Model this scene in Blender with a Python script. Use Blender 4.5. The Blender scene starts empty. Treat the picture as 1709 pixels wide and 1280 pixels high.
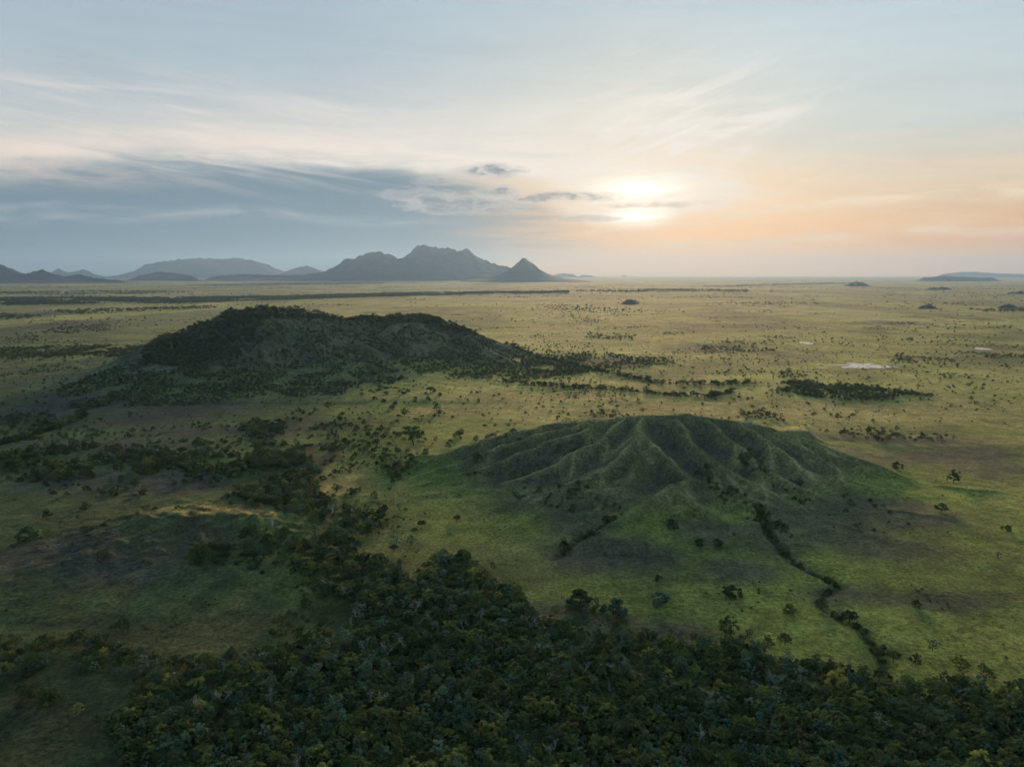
import bpy, math, random
import numpy as np

# ------------------------------------------------------------------ constants, camera, light
R = math.radians
scene = bpy.context.scene
COL = scene.collection
CAM_H = 140.0                 # drone height over the plain
FPX = 1187.0                  # focal length in photograph pixels (1709 wide)
HORIZON = 457.5               # row of the true horizon in the photograph
PITCH = math.atan((640 - HORIZON) / FPX)
SUN_AZ, SUN_EL = 9.8, 6.0     # degrees; azimuth from +Y towards +X

cam_d = bpy.data.cameras.new('camera')
cam = bpy.data.objects.new('camera', cam_d)
COL.objects.link(cam)
cam.location = (0, 0, CAM_H)
cam.rotation_euler = (math.pi / 2 - PITCH, 0, 0)
cam_d.sensor_width = 36
cam_d.lens = 36 * FPX / 1709
cam_d.clip_start = 1
cam_d.clip_end = 200000
scene.camera = cam

vs = scene.view_settings
vs.view_transform = 'Standard'
vs.look = 'None'
EXPO = 1.5
vs.exposure = EXPO
vs.gamma = 1
vs.use_curve_mapping = False

cy = scene.cycles
cy.use_denoising = True
cy.volume_bounces = 1
cy.max_bounces = 6
cy.diffuse_bounces = 3
cy.transmission_bounces = 4
cy.transparent_max_bounces = 8
cy.sample_clamp_indirect = 4
cy.use_adaptive_sampling = True
cy.adaptive_threshold = 0.02
cy.adaptive_min_samples = 12

# ------------------------------------------------------------------ node expression helper
class G:
    """tiny wrapper that turns python arithmetic into shader nodes"""
    def __init__(self, tree):
        self.t = tree
    def new(self, kind):
        return self.t.nodes.new(kind)
    def put(self, sock, v):
        if isinstance(v, X):
            self.t.links.new(v.s, sock)
        else:
            sock.default_value = v
    def math(self, op, *a):
        n = self.new('ShaderNodeMath'); n.operation = op
        for i, v in enumerate(a):
            self.put(n.inputs[i], v)
        return X(self, n.outputs[0])
    def sstep(self, v, a, b, o0=0.0, o1=1.0):
        n = self.new('ShaderNodeMapRange'); n.interpolation_type = 'SMOOTHSTEP'
        self.put(n.inputs['Value'], v); self.put(n.inputs['From Min'], a); self.put(n.inputs['From Max'], b)
        self.put(n.inputs['To Min'], o0); self.put(n.inputs['To Max'], o1)
        return X(self, n.outputs['Result'])
    def lin(self, v, a, b, o0=0.0, o1=1.0):
        n = self.new('ShaderNodeMapRange'); n.clamp = True
        self.put(n.inputs['Value'], v)
        n.inputs['From Min'].default_value = a; n.inputs['From Max'].default_value = b
        n.inputs['To Min'].default_value = o0; n.inputs['To Max'].default_value = o1
        return X(self, n.outputs['Result'])
    def vec(self, x, y, z):
        n = self.new('ShaderNodeCombineXYZ')
        for i, v in enumerate((x, y, z)):
            self.put(n.inputs[i], v)
        return X(self, n.outputs[0])
    def noise(self, vec, scale=1.0, detail=5.0, rough=0.55, dist=0.0):
        n = self.new('ShaderNodeTexNoise'); n.noise_dimensions = '3D'
        self.put(n.inputs['Vector'], vec); n.inputs['Scale'].default_value = scale
        n.inputs['Detail'].default_value = detail; n.inputs['Roughness'].default_value = rough
        n.inputs['Distortion'].default_value = dist
        return X(self, n.outputs['Fac'])
    def curve(self, v, pts):
        """piecewise curve through (x, y) points; x and y in any unit"""
        x0, x1 = pts[0][0], pts[-1][0]
        ys = [p[1] for p in pts]; y0, y1 = min(ys), max(ys) + 1e-6
        n = self.new('ShaderNodeFloatCurve')
        c = n.mapping.curves[0]
        q = [((p[0] - x0) / (x1 - x0), (p[1] - y0) / (y1 - y0)) for p in pts]
        c.points[0].location = q[0]; c.points[1].location = q[-1]
        for p in q[1:-1]:
            c.points.new(*p)
        n.mapping.update()
        self.put(n.inputs['Value'], self.lin(v, x0, x1))
        return X(self, n.outputs[0]) * (y1 - y0) + y0
    def mix(self, f, a, b):
        n = self.new('ShaderNodeMix'); n.data_type = 'RGBA'
        self.put(n.inputs[0], f)
        for i, v in ((6, a), (7, b)):
            if isinstance(v, X): self.t.links.new(v.s, n.inputs[i])
            else: n.inputs[i].default_value = (*v, 1)
        return X(self, n.outputs[2])
    def cadd(self, a, col, f):
        """a + col * f"""
        n = self.new('ShaderNodeMix'); n.data_type = 'RGBA'; n.blend_type = 'ADD'
        n.clamp_factor = False
        self.put(n.inputs[0], f)
        self.t.links.new(a.s, n.inputs[6])
        if isinstance(col, X): self.t.links.new(col.s, n.inputs[7])
        else: n.inputs[7].default_value = (*col, 1)
        return X(self, n.outputs[2])
    def cmul(self, a, b):
        n = self.new('ShaderNodeMix'); n.data_type = 'RGBA'; n.blend_type = 'MULTIPLY'
        n.inputs[0].default_value = 1
        for i, v in ((6, a), (7, b)):
            if isinstance(v, X): self.t.links.new(v.s, n.inputs[i])
            else: n.inputs[i].default_value = (*v, 1)
        return X(self, n.outputs[2])

class X:
    def __init__(self, g, s): self.g = g; self.s = s
    def __add__(self, o): return self.g.math('ADD', self, o)
    __radd__ = __add__
    def __sub__(self, o): return self.g.math('SUBTRACT', self, o)
    def __rsub__(self, o): return self.g.math('SUBTRACT', o, self)
    def __mul__(self, o): return self.g.math('MULTIPLY', self, o)
    __rmul__ = __mul__
    def __truediv__(self, o): return self.g.math('DIVIDE', self, o)
    def __pow__(self, o): return self.g.math('POWER', self, o)
    def exp(self): return self.g.math('EXPONENT', self)
    def abs(self): return self.g.math('ABSOLUTE', self)
    def clamp(self): return self.g.math('MINIMUM', self.g.math('MAXIMUM', self, 0.0), 1.0)

def srgb(r, g, b):
    f = lambda c: (c / 255 / 12.92) if c / 255 <= 0.04045 else ((c / 255 + 0.055) / 1.055) ** 2.4
    return (f(r), f(g), f(b))

def pix_dir(px, py):
    """unit direction of a photograph pixel, world axes"""
    x = (px - 854.5) / FPX; y = -(py - 640) / FPX
    d = np.array([x, math.cos(PITCH) + y * math.sin(PITCH), -math.sin(PITCH) + y * math.cos(PITCH)])
    return d / np.linalg.norm(d)

def ae(px, py):
    d = pix_dir(px, py)
    return math.degrees(math.atan2(d[0], d[1])), math.degrees(math.asin(d[2]))

# ------------------------------------------------------------------ world: clear sky plus thin evening cloud
world = bpy.data.worlds.new('World')
scene.world = world
world.use_nodes = True
wt = world.node_tree
wt.nodes.clear()
g = G(wt)
geo = g.new('ShaderNodeTexCoord')
sep = g.new('ShaderNodeSeparateXYZ')
wt.links.new(geo.outputs['Generated'], sep.inputs[0])
DX, DY, DZ = (X(g, sep.outputs[i]) for i in range(3))
A = g.math('ARCTAN2', DX, DY) * (180 / math.pi)
E = g.math('ARCSINE', DZ) * (180 / math.pi)
sky = g.new('ShaderNodeTexSky')
sky.sky_type = 'NISHITA'
sky.sun_disc = False
sky.sun_elevation = R(SUN_EL)
sky.sun_rotation = R(SUN_AZ)
sky.air_density = 1.0
sky.dust_density = 0.8
sky.ozone_density = 1.5
SKY_S = 0.055                     # Background strength; cloud colours below are divided by it
def c_(r, g_, b, k=1.0):
    q = srgb(r, g_, b)
    return tuple(v * k / SKY_S / 2 ** EXPO for v in q)

clear = X(g, sky.outputs[0])
sunA, sunE = ae(1063, 338)
def ang2(a0, e0, ra, re):
    return ((A - a0) / ra) ** 2.0 + ((E - e0) / re) ** 2.0
Eabs = E.abs()
n_big = g.noise(g.vec(A * 0.05, E * 0.16, 3.0), 1.0, 3.0, 0.5)
n_str = g.noise(g.vec(A * 0.055 + E * 0.09, E * 0.62, 11.0), 1.0, 5.0, 0.6, 0.7)
n_fine = g.noise(g.vec(A * 0.20 + E * 0.12, E * 1.3, 5.0), 1.0, 5.0, 0.62, 0.6)
n_wob = g.noise(g.vec(A * 0.16, E * 0.25, 20.0), 1.0, 4.0, 0.55)
# high veil of cirrostratus: pale, warmer towards the horizon under the sun, bluer away from it
dist_sun = ang2(sunA, sunE, 1.0, 1.0) ** 0.5
right = g.sstep(A, -16, 14)
def ramp(stops):
    c = None
    for (e0, q0), (e1, q1) in zip(stops[:-1], stops[1:]):
        c = g.mix(g.lin(E, e0, e1), c_(*q0) if c is None else c, c_(*q1))
    return c
v_r = ramp([(0.0, (236, 138, 62)), (3.0, (234, 164, 100)), (6.0, (228, 201, 170)), (10.0, (203, 211, 210)), (20.0, (184, 206, 217)), (60.0, (144, 180, 212))])
v_l = ramp([(0.0, (128, 148, 160)), (6.0, (140, 158, 170)), (10.0, (196, 203, 206)), (15.0, (180, 196, 206)), (22.0, (164, 186, 200)), (60.0, (140, 177, 212))])
veil = g.mix(right, v_l, v_r)
veil = g.mix(g.sstep(dist_sun, 45, 120), veil, c_(128, 156, 184))
col = g.mix(0.90, clear, veil)
tex = (n_big - 0.5) * 0.18 + (n_str - 0.5) * 0.22 + (n_fine - 0.5) * 0.07 + 1.0
col = g.cmul(col, g.vec(tex, tex, tex))
glow = (dist_sun * (-1 / 5.5)).exp()
col = g.mix((glow * 0.6).clamp(), col, c_(250, 222, 188))

lowglow = (((A - sunA) / 16.0) ** 2.0 * -1.0).exp() * (Eabs * (-1 / 3.8)).exp()
col = g.mix(lowglow * 0.65, col, c_(238, 160, 88))

def P(pts):
    return [ae(*p) for p in pts]
# grey cloud bank low on the left
eb = P([(-500, 300), (0, 292), (250, 276), (520, 280), (760, 300), (880, 330), (960, 352), (1050, 380), (1150, 395), (1400, 420)])
top = g.curve(A, eb) + (n_str - 0.5) * 1.8 + (n_wob - 0.5) * 1.2
bank = g.sstep(E, top + 0.35, top - 0.7) * g.sstep(A + (n_str - 0.5) * 26.0 - E * 0.5, 9, -7)
bankc = g.mix(g.lin(E, 0.0, 8.5), c_(116, 144, 160), c_(108, 133, 150))
bankc = g.mix(g.sstep(A, -10, 9), bankc, c_(190, 172, 156))
bankc = g.cmul(bankc, g.vec(*(((n_fine - 0.5) * 0.10 + 1.0,) * 3)))
col = g.mix(bank * 0.9, col, bankc)
# long cream band of lit cirrus above it
cb = P([(-500, 258), (0, 252), (150, 244), (330, 240), (520, 250), (700, 260), (850, 272), (960, 292), (1050, 312), (1200, 330), (1330, 318)])
cen = g.curve(A, cb) + (n_wob - 0.5) * 1.3
dd = E - cen
tail = g.sstep(A, -30, 4, 1.3, 2.8)
bandm = g.sstep(dd + (n_fine - 0.5) * 1.4, -1.5, -0.2) * ((g.math('MAXIMUM', dd, 0.0) / tail) ** 1.3 * -1.0).exp()
bandm = bandm * g.sstep(n_str + n_fine * 0.5, 0.5, 0.85, 0.62, 1.05) * g.sstep(A, 19, 9) * g.sstep(A, -70, -30)
bandc = g.mix(g.sstep(A, -34, 6), c_(250, 234, 219), c_(255, 243, 228))
col = g.mix((bandm * 0.95).clamp(), col, bandc)
# rounded grey-cream rolls at the left end of the band
roll = (ang2(*ae(60, 282), 7.5, 0.9) * -1.0).exp() * g.sstep(n_fine, 0.35, 0.6)
col = g.mix(roll * 0.75, col, c_(214, 200, 188))
roll = (ang2(*ae(330, 277), 5.5, 0.7) * -1.0).exp() * g.sstep(n_fine, 0.62, 0.4)
col = g.mix(roll * 0.6, col, c_(136, 150, 160))
# thin upper streaks on the left
ust = P([(-500, 215), (0, 172), (200, 165), (420, 195), (620, 222), (900, 250), (1100, 255)])
du = E - g.curve(A, ust)
upm = (((du / 1.5) ** 2.0) * -1.0).exp() * g.sstep(n_str, 0.42, 0.68) * g.sstep(A, 10, 0) * g.sstep(A, -60, -30)
col = g.mix(upm * 0.8, col, c_(224, 220, 215))
# bright wedge of cirrus round and right of the sun
wt_ = g.curve(A, P([(880, 262), (960, 282), (1040, 285), (1130, 262), (1200, 280), (1300, 322), (1420, 330)]))
wb_ = g.curve(A, P([(880, 330), (960, 365), (1040, 378), (1130, 362), (1200, 352), (1300, 330), (1420, 332)]))
wob = (n_wob - 0.5) * 1.6 + (n_fine - 0.5) * 1.0
wedge = g.sstep(E + wob, wt_ + 0.8, wt_ - 1.2) * g.sstep(E + wob * 0.5, wb_ - 0.5, wb_ + 0.6) * g.sstep(A, 1, 7) * g.sstep(A, 25, 17)
col = g.mix(wedge * g.sstep(n_fine, 0.25, 0.6, 0.55, 0.95), col, c_(254, 236, 214))
# wisps right of the sun and long low streaks
for pts, th, k, a0, a1, s0 in (
        ([(950, 232), (1060, 215), (1180, 215), (1290, 190), (1400, 150)], 1.0, 0.85, 4.0, 8.0, 1),
        ([(990, 200), (1080, 172), (1150, 172), (1190, 195), (1215, 235), (1230, 270)], 0.6, 0.85, 5.0, 9.0, 2),
        ([(1080, 300), (1160, 285), (1230, 258), (1280, 225), (1330, 200)], 0.6, 0.9, 8.0, 12.0, 7),
        ([(1000, 378), (1150, 368), (1280, 352), (1420, 336), (1560, 325), (1709, 317), (2300, 318)], 0.45, 0.95, 6.0, 11.0, 3),
        ([(1050, 402), (1150, 410), (1350, 396), (1550, 383), (1709, 380), (2300, 378)], 0.32, 0.7, 9.0, 14.0, 4),
        ([(-300, 372), (0, 366), (180, 362), (330, 358), (420, 354), (560, 368), (760, 376), (830, 380)], 0.36, 0.75, -70.0, -40.0, 5),
        ([(-300, 350), (0, 347), (100, 343), (160, 346), (300, 352)], 0.24, 0.55, -70.0, -40.0, 6)):
    q = P(pts)
    d_ = E - g.curve(A, q) - (n_wob - 0.5) * (0.9 if s0 != 3 else 0.6)
    m_ = (((d_ / th) ** 2.0) * -1.0).exp() * g.sstep(n_fine, 0.36, 0.62, 0.12, 1.0) * g.sstep(A, a0, a1) * g.sstep(A, q[-1][0], q[-1][0] - 6)
    cc = c_(172, 180, 184) if s0 in (5, 6) else (c_(255, 226, 190) if s0 in (3, 4) else c_(248, 240, 230))
    col = g.mix((m_ * k).clamp(), col, cc)
# fine fibres of cirrus: combed upwards right of the sun, level on the left
n_cr = g.noise(g.vec((A * 0.94 + E * 0.34) * 0.10, (E * 0.94 - A * 0.34) * 0.95, 31.0), 1.0, 6.0, 0.6, 0.8)
m_cr = (ang2(*ae(1130, 225), 8.5, 4.2) * -1.0).exp() * g.sstep(n_cr, 0.47, 0.66)
col = g.mix((m_cr * 0.9).clamp(), col, c_(252, 243, 232))
n_cl = g.noise(g.vec((A * 0.99 - E * 0.14) * 0.07, (E * 0.99 + A * 0.14) * 1.25, 47.0), 1.0, 6.0, 0.6, 0.7)
m_cl = (ang2(*ae(380, 222), 17.0, 2.6) * -1.0).exp() * g.sstep(n_cl, 0.46, 0.64)
col = g.mix((m_cl * 0.85).clamp(), col, c_(240, 228, 217))
m_cl2 = g.sstep(A, 8, 16) * ((E - 5.5) ** 2.0 * -0.09).exp() * g.sstep(n_cl, 0.5, 0.68)
col = g.mix((m_cl2 * 0.5).clamp(), col, c_(252, 222, 190))
# sun burning through the thin cloud in two patches
core1 = (ang2(*ae(1070, 319), 3.2, 1.0) * -1.0).exp()
core2 = (ang2(*ae(1062, 361), 2.0, 0.6) * -1.0).exp()
ragged = g.sstep(n_fine, 0.3, 0.62, 0.5, 1.25)
col = g.cadd(col, c_(255, 246, 228), (core1 * 0.55 + core2 * 0.8) * ragged)
# ragged cumulus scraps, grey with pale rims
nc = g.noise(g.vec(A * 0.6, E * 1.5, 40.0), 1.0, 6.0, 0.62, 0.6)
for (px, py, rx, ry, k) in ((816, 286, 46, 11, 1), (724, 303, 34, 7, .6), (700, 328, 58, 12, .75), (775, 340, 95, 14, .85), (832, 321, 42, 9, .95),
                            (925, 330, 95, 8, .95), (760, 350, 60, 8, .4), (985, 365, 60, 6, .5), (1100, 342, 95, 5, .6)):
    a0, e0 = ae(px, py)
    ra = math.degrees(rx / FPX); re = math.degrees(ry / FPX)
    body = 1.0 - ang2(a0, e0, ra, re) + (nc - 0.5) * 5.0 + (n_fine - 0.5) * 2.0
    rim = g.sstep(body, -0.9, 0.2)
    core = g.sstep(body, 0.1, 1.3)
    near = max(0.0, min(1.0, (px - 860) / 200))
    rc = tuple(a + (b - a) * near for a, b in zip(c_(208, 202, 196), c_(255, 230, 200)))
    dc = tuple(a + (b - a) * near for a, b in zip(c_(118, 133, 144), c_(205, 180, 158)))
    col = g.mix(rim * (0.55 * k), col, rc)
    col = g.mix(core * (0.85 * k), col, dc)
# small pink scraps low under the sun
for (px, py, rx, ry) in ((1072, 411, 12, 4), (1155, 411, 26, 5), (1240, 402, 70, 3)):
    a0, e0 = ae(px, py)
    body = 1.0 - ang2(a0, e0, math.degrees(rx / FPX), math.degrees(ry / FPX)) + (nc - 0.5) * 3.5
    col = g.mix(g.sstep(body, -0.4, 0.9) * 0.4, col, c_(246, 208, 174))
bg = g.new('ShaderNodeBackground')
wt.links.new(col.s, bg.inputs[0])
bg.inputs[1].default_value = SKY_S
wo = g.new('ShaderNodeOutputWorld')
wt.links.new(bg.outputs[0], wo.inputs[0])
world.cycles.sampling_method = 'MANUAL'
world.cycles.sample_map_resolution = 1024

sun_d = bpy.data.lights.new('sun', 'SUN')
sun_d.energy = 2.6
sun_d.angle = R(12.0)
sun_d.color = (1.0, 0.62, 0.32)
sun = bpy.data.objects.new('sun', sun_d)
COL.objects.link(sun)
sd = np.array([math.sin(R(SUN_AZ)) * math.cos(R(SUN_EL)), math.cos(R(SUN_AZ)) * math.cos(R(SUN_EL)), math.sin(R(SUN_EL))])
from mathutils import Vector
sun.rotation_euler = Vector(sd).to_track_quat('Z', 'Y').to_euler()
sun.location = (0, 0, 400)
#END_LIGHT

# ------------------------------------------------------------------ numeric helpers
def _hash(ix, iy, seed):
    h = (ix.astype(np.int64) * 374761393 + iy.astype(np.int64) * 668265263 + seed * 982451653) & 0xFFFFFFFF
    h = ((h ^ (h >> 13)) * 1274126177) & 0xFFFFFFFF
    h = ((h ^ (h >> 16)) * 2246822519) & 0xFFFFFFFF
    return (h ^ (h >> 15)) & 0xFFFF
def gnoise(x, y, seed=0):
    x = np.asarray(x, float); y = np.asarray(y, float)
    ix = np.floor(x); iy = np.floor(y); fx = x - ix; fy = y - iy
    u = fx * fx * fx * (fx * (fx * 6 - 15) + 10); v = fy * fy * fy * (fy * (fy * 6 - 15) + 10)
    def gr(i, j):
        a = _hash(ix + i, iy + j, seed) * (2 * math.pi / 65536)
        return np.cos(a) * (fx - i) + np.sin(a) * (fy - j)
    return 1.5 * ((gr(0, 0) * (1 - u) + gr(1, 0) * u) * (1 - v) + (gr(0, 1) * (1 - u) + gr(1, 1) * u) * v)
def fbm(x, y, octv=4, seed=0, gain=0.5):
    s = 0; a = 1.0; f = 1.0
    for o in range(octv):
        s = s + a * gnoise(x * f + 17.3 * o, y * f - 9.1 * o, seed + o); a *= gain; f *= 2.03
    return s
def sstep(v, a, b):
    t = np.clip((v - a) / (b - a), 0, 1)
    return t * t * (3 - 2 * t)
CP, SP = math.cos(PITCH), math.sin(PITCH)
def at_depth(px, py, Y):
    """world point on the ray of a photograph pixel at ground distance Y ahead"""
    d = pix_dir(px, py); k = Y / d[1]
    return np.array([d[0] * k, Y, CAM_H + d[2] * k])
def on_ground(px, py, z=0.0):
    d = pix_dir(px, py); k = (z - CAM_H) / d[2]
    return np.array([d[0] * k, d[1] * k])
def project(x, y, z):
    """world -> photograph pixel (vectorised) and camera depth"""
    dz = z - CAM_H
    dep = y * CP - dz * SP
    up = y * SP + dz * CP
    dep_s = np.where(dep < 1, 1, dep)
    return 854.5 + FPX * x / dep_s, 640 - FPX * up / dep_s, dep
def in_poly(px, py, poly):
    ins = np.zeros(np.shape(px), bool); n = len(poly); j = n - 1
    for i in range(n):
        xi, yi = poly[i]; xj, yj = poly[j]
        c = ((yi > py) != (yj > py)) & (px < (xj - xi) * (py - yi) / (yj - yi + 1e-9) + xi)
        ins ^= c; j = i
    return ins
def seg_dist(x, y, pts):
    """distance to a polyline and position of the nearest point (fraction per segment)"""
    best = np.full(np.shape(x), 1e9)
    for a, b in zip(pts[:-1], pts[1:]):
        ax, ay = a[0], a[1]; dx, dy = b[0] - ax, b[1] - ay
        t = np.clip(((x - ax) * dx + (y - ay) * dy) / (dx * dx + dy * dy + 1e-9), 0, 1)
        best = np.minimum(best, np.hypot(x - ax - t * dx, y - ay - t * dy))
    return best
def ridge_h(x, y, ridges, spread, round_, k):
    """height of a hill made of ridge lines; each ridge falls away to both sides"""
    acc = np.zeros(np.shape(x))
    for rd in ridges:
        hb = np.zeros(np.shape(x))
        for a, b in zip(rd[:-1], rd[1:]):
            dx, dy = b[0] - a[0], b[1] - a[1]
            t = np.clip(((x - a[0]) * dx + (y - a[1]) * dy) / (dx * dx + dy * dy + 1e-9), 0, 1)
            d = np.hypot(x - a[0] - t * dx, y - a[1] - t * dy)
            z = np.maximum(a[2] + (b[2] - a[2]) * t, 0.3)
            hb = np.maximum(hb, z * np.exp(-(np.sqrt(d * d + round_ * round_) - round_) / (z * spread + 2.0)))
        acc = acc + np.exp(np.minimum(hb * k, 600)) - 1
    return np.log1p(acc) / k

# ------------------------------------------------------------------ the lie of the land
def RL(*pts):
    return [at_depth(*p) for p in pts]
HILL_A = [   # wooded hill on the left
    RL((110, 648, 930), (200, 615, 975), (250, 588, 1020), (300, 558, 1060), (350, 535, 1090), (400, 520, 1120), (440, 513, 1130), (500, 517, 1140), (560, 528, 1165)),
    RL((560, 528, 1165), (600, 533, 1195), (640, 529, 1225), (690, 528, 1240), (730, 535, 1240), (770, 549, 1230), (810, 569, 1210), (850, 585, 1190), (900, 603, 1165), (980, 622, 1100)),
    RL((440, 513, 1130), (500, 562, 1050), (560, 603, 985), (620, 633, 925), (690, 655, 870)),
    RL((400, 520, 1120), (385, 570, 1015), (340, 618, 940), (290, 655, 880)),
    RL((690, 528, 1240), (720, 562, 1140), (765, 600, 1055), (810, 628, 985)),
    RL((600, 535, 1195), (615, 575, 1085), (645, 610, 1005)),
    RL((770, 549, 1230), (830, 590, 1110), (880, 618, 1030)),
    RL((300, 558, 1060), (260, 600, 985), (200, 640, 915), (150, 668, 860)),
    RL((450, 513, 1130), (440, 575, 1010), (450, 630, 920), (440, 660, 865)),
    [np.array(p) for p in ((-330, 1130, 75), (-400, 1250, 45), (-430, 1400, 8))],
    [np.array(p) for p in ((-170, 1180, 70), (-170, 1320, 40), (-150, 1450, 6))],
    [np.array(p) for p in ((-160, 1240, 70), (-90, 1360, 35), (-40, 1470, 5))]]
HILL_B = [   # bare ribbed hill on the right
    RL((985, 713, 515), (1040, 703, 512), (1090, 699, 510), (1150, 701, 510), (1200, 707, 510), (1250, 713, 509), (1290, 722, 506), (1330, 735, 500), (1380, 752, 492), (1440, 771, 484), (1530, 802, 468)),
    RL((1075, 700, 510), (1066, 731, 479), (1098, 752, 461), (1125, 778, 442), (1155, 800, 428), (1215, 818, 416)),
    RL((1155, 800, 428), (1122, 812, 412), (1080, 836, 399), (1030, 866, 384)),
    RL((1122, 812, 412), (1165, 841, 397), (1195, 864, 386)),
    RL((1122, 812, 412), (1115, 850, 390), (1100, 880, 378)),
    RL((1066, 731, 479), (1035, 765, 455), (985, 802, 433), (925, 818, 424)),
    RL((1070, 760, 455), (1050, 800, 428), (1010, 835, 405)),
    RL((1040, 705, 512), (1000, 738, 489), (940, 768, 470), (880, 796, 454), (825, 812, 448)),
    RL((1000, 712, 516), (940, 732, 502), (870, 757, 492), (795, 785, 476)),
    RL((985, 710, 528), (930, 720, 520), (860, 738, 510), (780, 766, 492)),
    RL((985, 706, 545), (920, 712, 546), (840, 728, 534), (760, 750, 515)),
    RL((1125, 703, 508), (1148, 738, 481), (1188, 770, 458), (1222, 792, 445)),
    RL((1172, 704, 508), (1202, 727, 488), (1242, 755, 467), (1266, 786, 447), (1270, 806, 434)),
    RL((1232, 712, 508), (1277, 738, 489), (1320, 767, 468), (1330, 787, 453), (1375, 798, 448), (1430, 812, 442)),
    RL((1288, 790, 448), (1330, 812, 433), (1380, 836, 417), (1430, 850, 410)),
    RL((1266, 811, 431), (1310, 836, 412), (1355, 862, 396)),
    RL((1290, 722, 506), (1340, 750, 488), (1392, 782, 467), (1450, 813, 447)),
    RL((1330, 735, 500), (1392, 763, 486), (1455, 785, 473), (1540, 808, 460)),
    RL((1200, 775, 455), (1228, 808, 430), (1240, 830, 415)),
    [np.array(p) for p in ((95, 510, 35), (80, 580, 20), (60, 660, 3))],
    [np.array(p) for p in ((150, 508, 32), (170, 590, 16), (175, 670, 3))],
    [np.array(p) for p in ((190, 503, 25), (240, 570, 12), (270, 640, 2))]]
def side_spurs(ridges, seed, lmin, lmax, skip=1):
    rnd = random.Random(seed); out = []
    for rd in ridges[skip:]:
        for a, b in zip(rd[:-1], rd[1:]):
            d = (b - a)[:2]; L = np.hypot(*d)
            if L < 4 or max(a[2], b[2]) < 3: continue
            d = d / L
            for s in (-1, 1):
                for _ in range(2 if L > 25 else 1):
                    if rnd.random() < .7: continue
                    t = rnd.uniform(.1, .9); p = a + (b - a) * t
                    an = s * rnd.uniform(.5, 1.1); e = np.array([d[0] * math.cos(an) - d[1] * math.sin(an), d[0] * math.sin(an) + d[1] * math.cos(an)])
                    l = rnd.uniform(lmin, lmax); zz = max(p[2] * .93 - .8, .4)
                    out.append([np.array([p[0], p[1], zz]), np.array([p[0] + e[0] * l * .5, p[1] + e[1] * l * .5, zz * .74]), np.array([p[0] + e[0] * l, p[1] + e[1] * l, zz * rnd.uniform(.3, .5)])])
    return out
def run_out(rd, L):
    d = (rd[-1] - rd[-2])[:2]; d = d / np.hypot(*d)
    z = rd[-1][2]
    return rd + [np.array([*(rd[-1][:2] + d * L * .5), max(z * .5, 1.6)]), np.array([*(rd[-1][:2] + d * L), .3])]
HILL_B = HILL_B[:1] + [run_out(rd, 46) for rd in HILL_B[1:]]
HILL_B_ALL = HILL_B + side_spurs(HILL_B, 5, 12, 26)
HILL_A_ALL = HILL_A + side_spurs(HILL_A, 6, 40, 90, 0)
HILL_C = [   # low swell with a dry crest, lower left
    RL((120, 892, 368), (230, 864, 374), (330, 855, 378), (420, 860, 370), (470, 880, 360)),
    RL((230, 864, 374), (150, 922, 328), (50, 965, 308)),
    RL((285, 864, 374), (235, 930, 326), (160, 990, 298)),
    RL((350, 858, 376), (330, 930, 326), (300, 985, 299))]
CREEKS = [
    [(1262, 858), (1290, 905), (1330, 942), (1372, 962), (1402, 974), (1372, 990), (1366, 1006), (1402, 1026), (1442, 1046), (1466, 1080), (1476, 1108), (1480, 1150)],
    [(1025, 872), (990, 890), (960, 905), (925, 930)],
    [(140, 690), (122, 706), (60, 727), (0, 745), (-120, 770)],
    [(870, 645), (950, 649), (1040, 653), (1100, 659), (1180, 664), (1222, 656)],
    [(840, 590), (930, 605), (1030, 625), (1080, 634), (1095, 641), (1200, 643), (1260, 640)],
    [(560, 770), (545, 740), (520, 745), (500, 775), (505, 810)],
]
CREEKS_W = [[tuple(on_ground(*p)) for p in c] for c in CREEKS]
PONDS = ((1380, 1500, 605, 615, 'largest bright pond on the right side plain'), (1333, 1360, 570, 575, 'short bright pond above the largest pond'),
         (1625, 1653, 580, 584.5, 'bright pond near the right edge of the plain'),
         (1294, 1300, 555.8, 557.6, 'tiny pond on the plain left of the short bright pond'), (1374, 1379, 578.8, 580.6, 'tiny pond just right of the short pond'))
def pond_geo(x0, x1, y0, y1):
    cx = (x0 + x1) / 2; c = on_ground(cx, (y0 + y1) / 2)
    return c, (x1 - x0) / 2 * np.hypot(c[1], CAM_H) / FPX, 0.5 * abs(on_ground(cx, y0)[1] - on_ground(cx, y1)[1])
POND_G = [pond_geo(*p[:4]) for p in PONDS]
def base_h(x, y):
    h = rolling(x, y)
    for c, hw, hd in POND_G:
        h = h * (1 - np.exp(-(((x - c[0]) / (hw * 2 + 60)) ** 2 + ((y - c[1]) / (hd * 2 + 60)) ** 2) ** 2))
    return h
def rolling(x, y):
    r = np.hypot(x, y)
    h = 1.6 * fbm(x / 160, y / 160, 3, 5) + 2.2 * fbm(x / 520, y / 520, 3, 9) * sstep(r, 250, 900)
    h = h + 9 * fbm(x / 2600, y / 2600, 3, 21) * sstep(r, 2200, 7000)
    h = h + 0.35 * fbm(x / 28, y / 28, 3, 31) * (1 - sstep(r, 500, 1500))
    for i, c in enumerate(CREEKS_W[:3]):
        w = 2.6 if i == 0 else 3.2
        d = seg_dist(x + 2.2 * gnoise(x / 14, y / 14, 77), y + 2.2 * gnoise(x / 14, y / 14, 78), c)
        h = h - (1.6 if i == 0 else 1.2) * np.exp(-(d / w) ** 2)
    return h
def warp(x, y, amp, wl, s):
    return x + amp * fbm(x / wl, y / wl, 2, s), y + amp * fbm(x / wl, y / wl, 2, s + 50)
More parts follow.
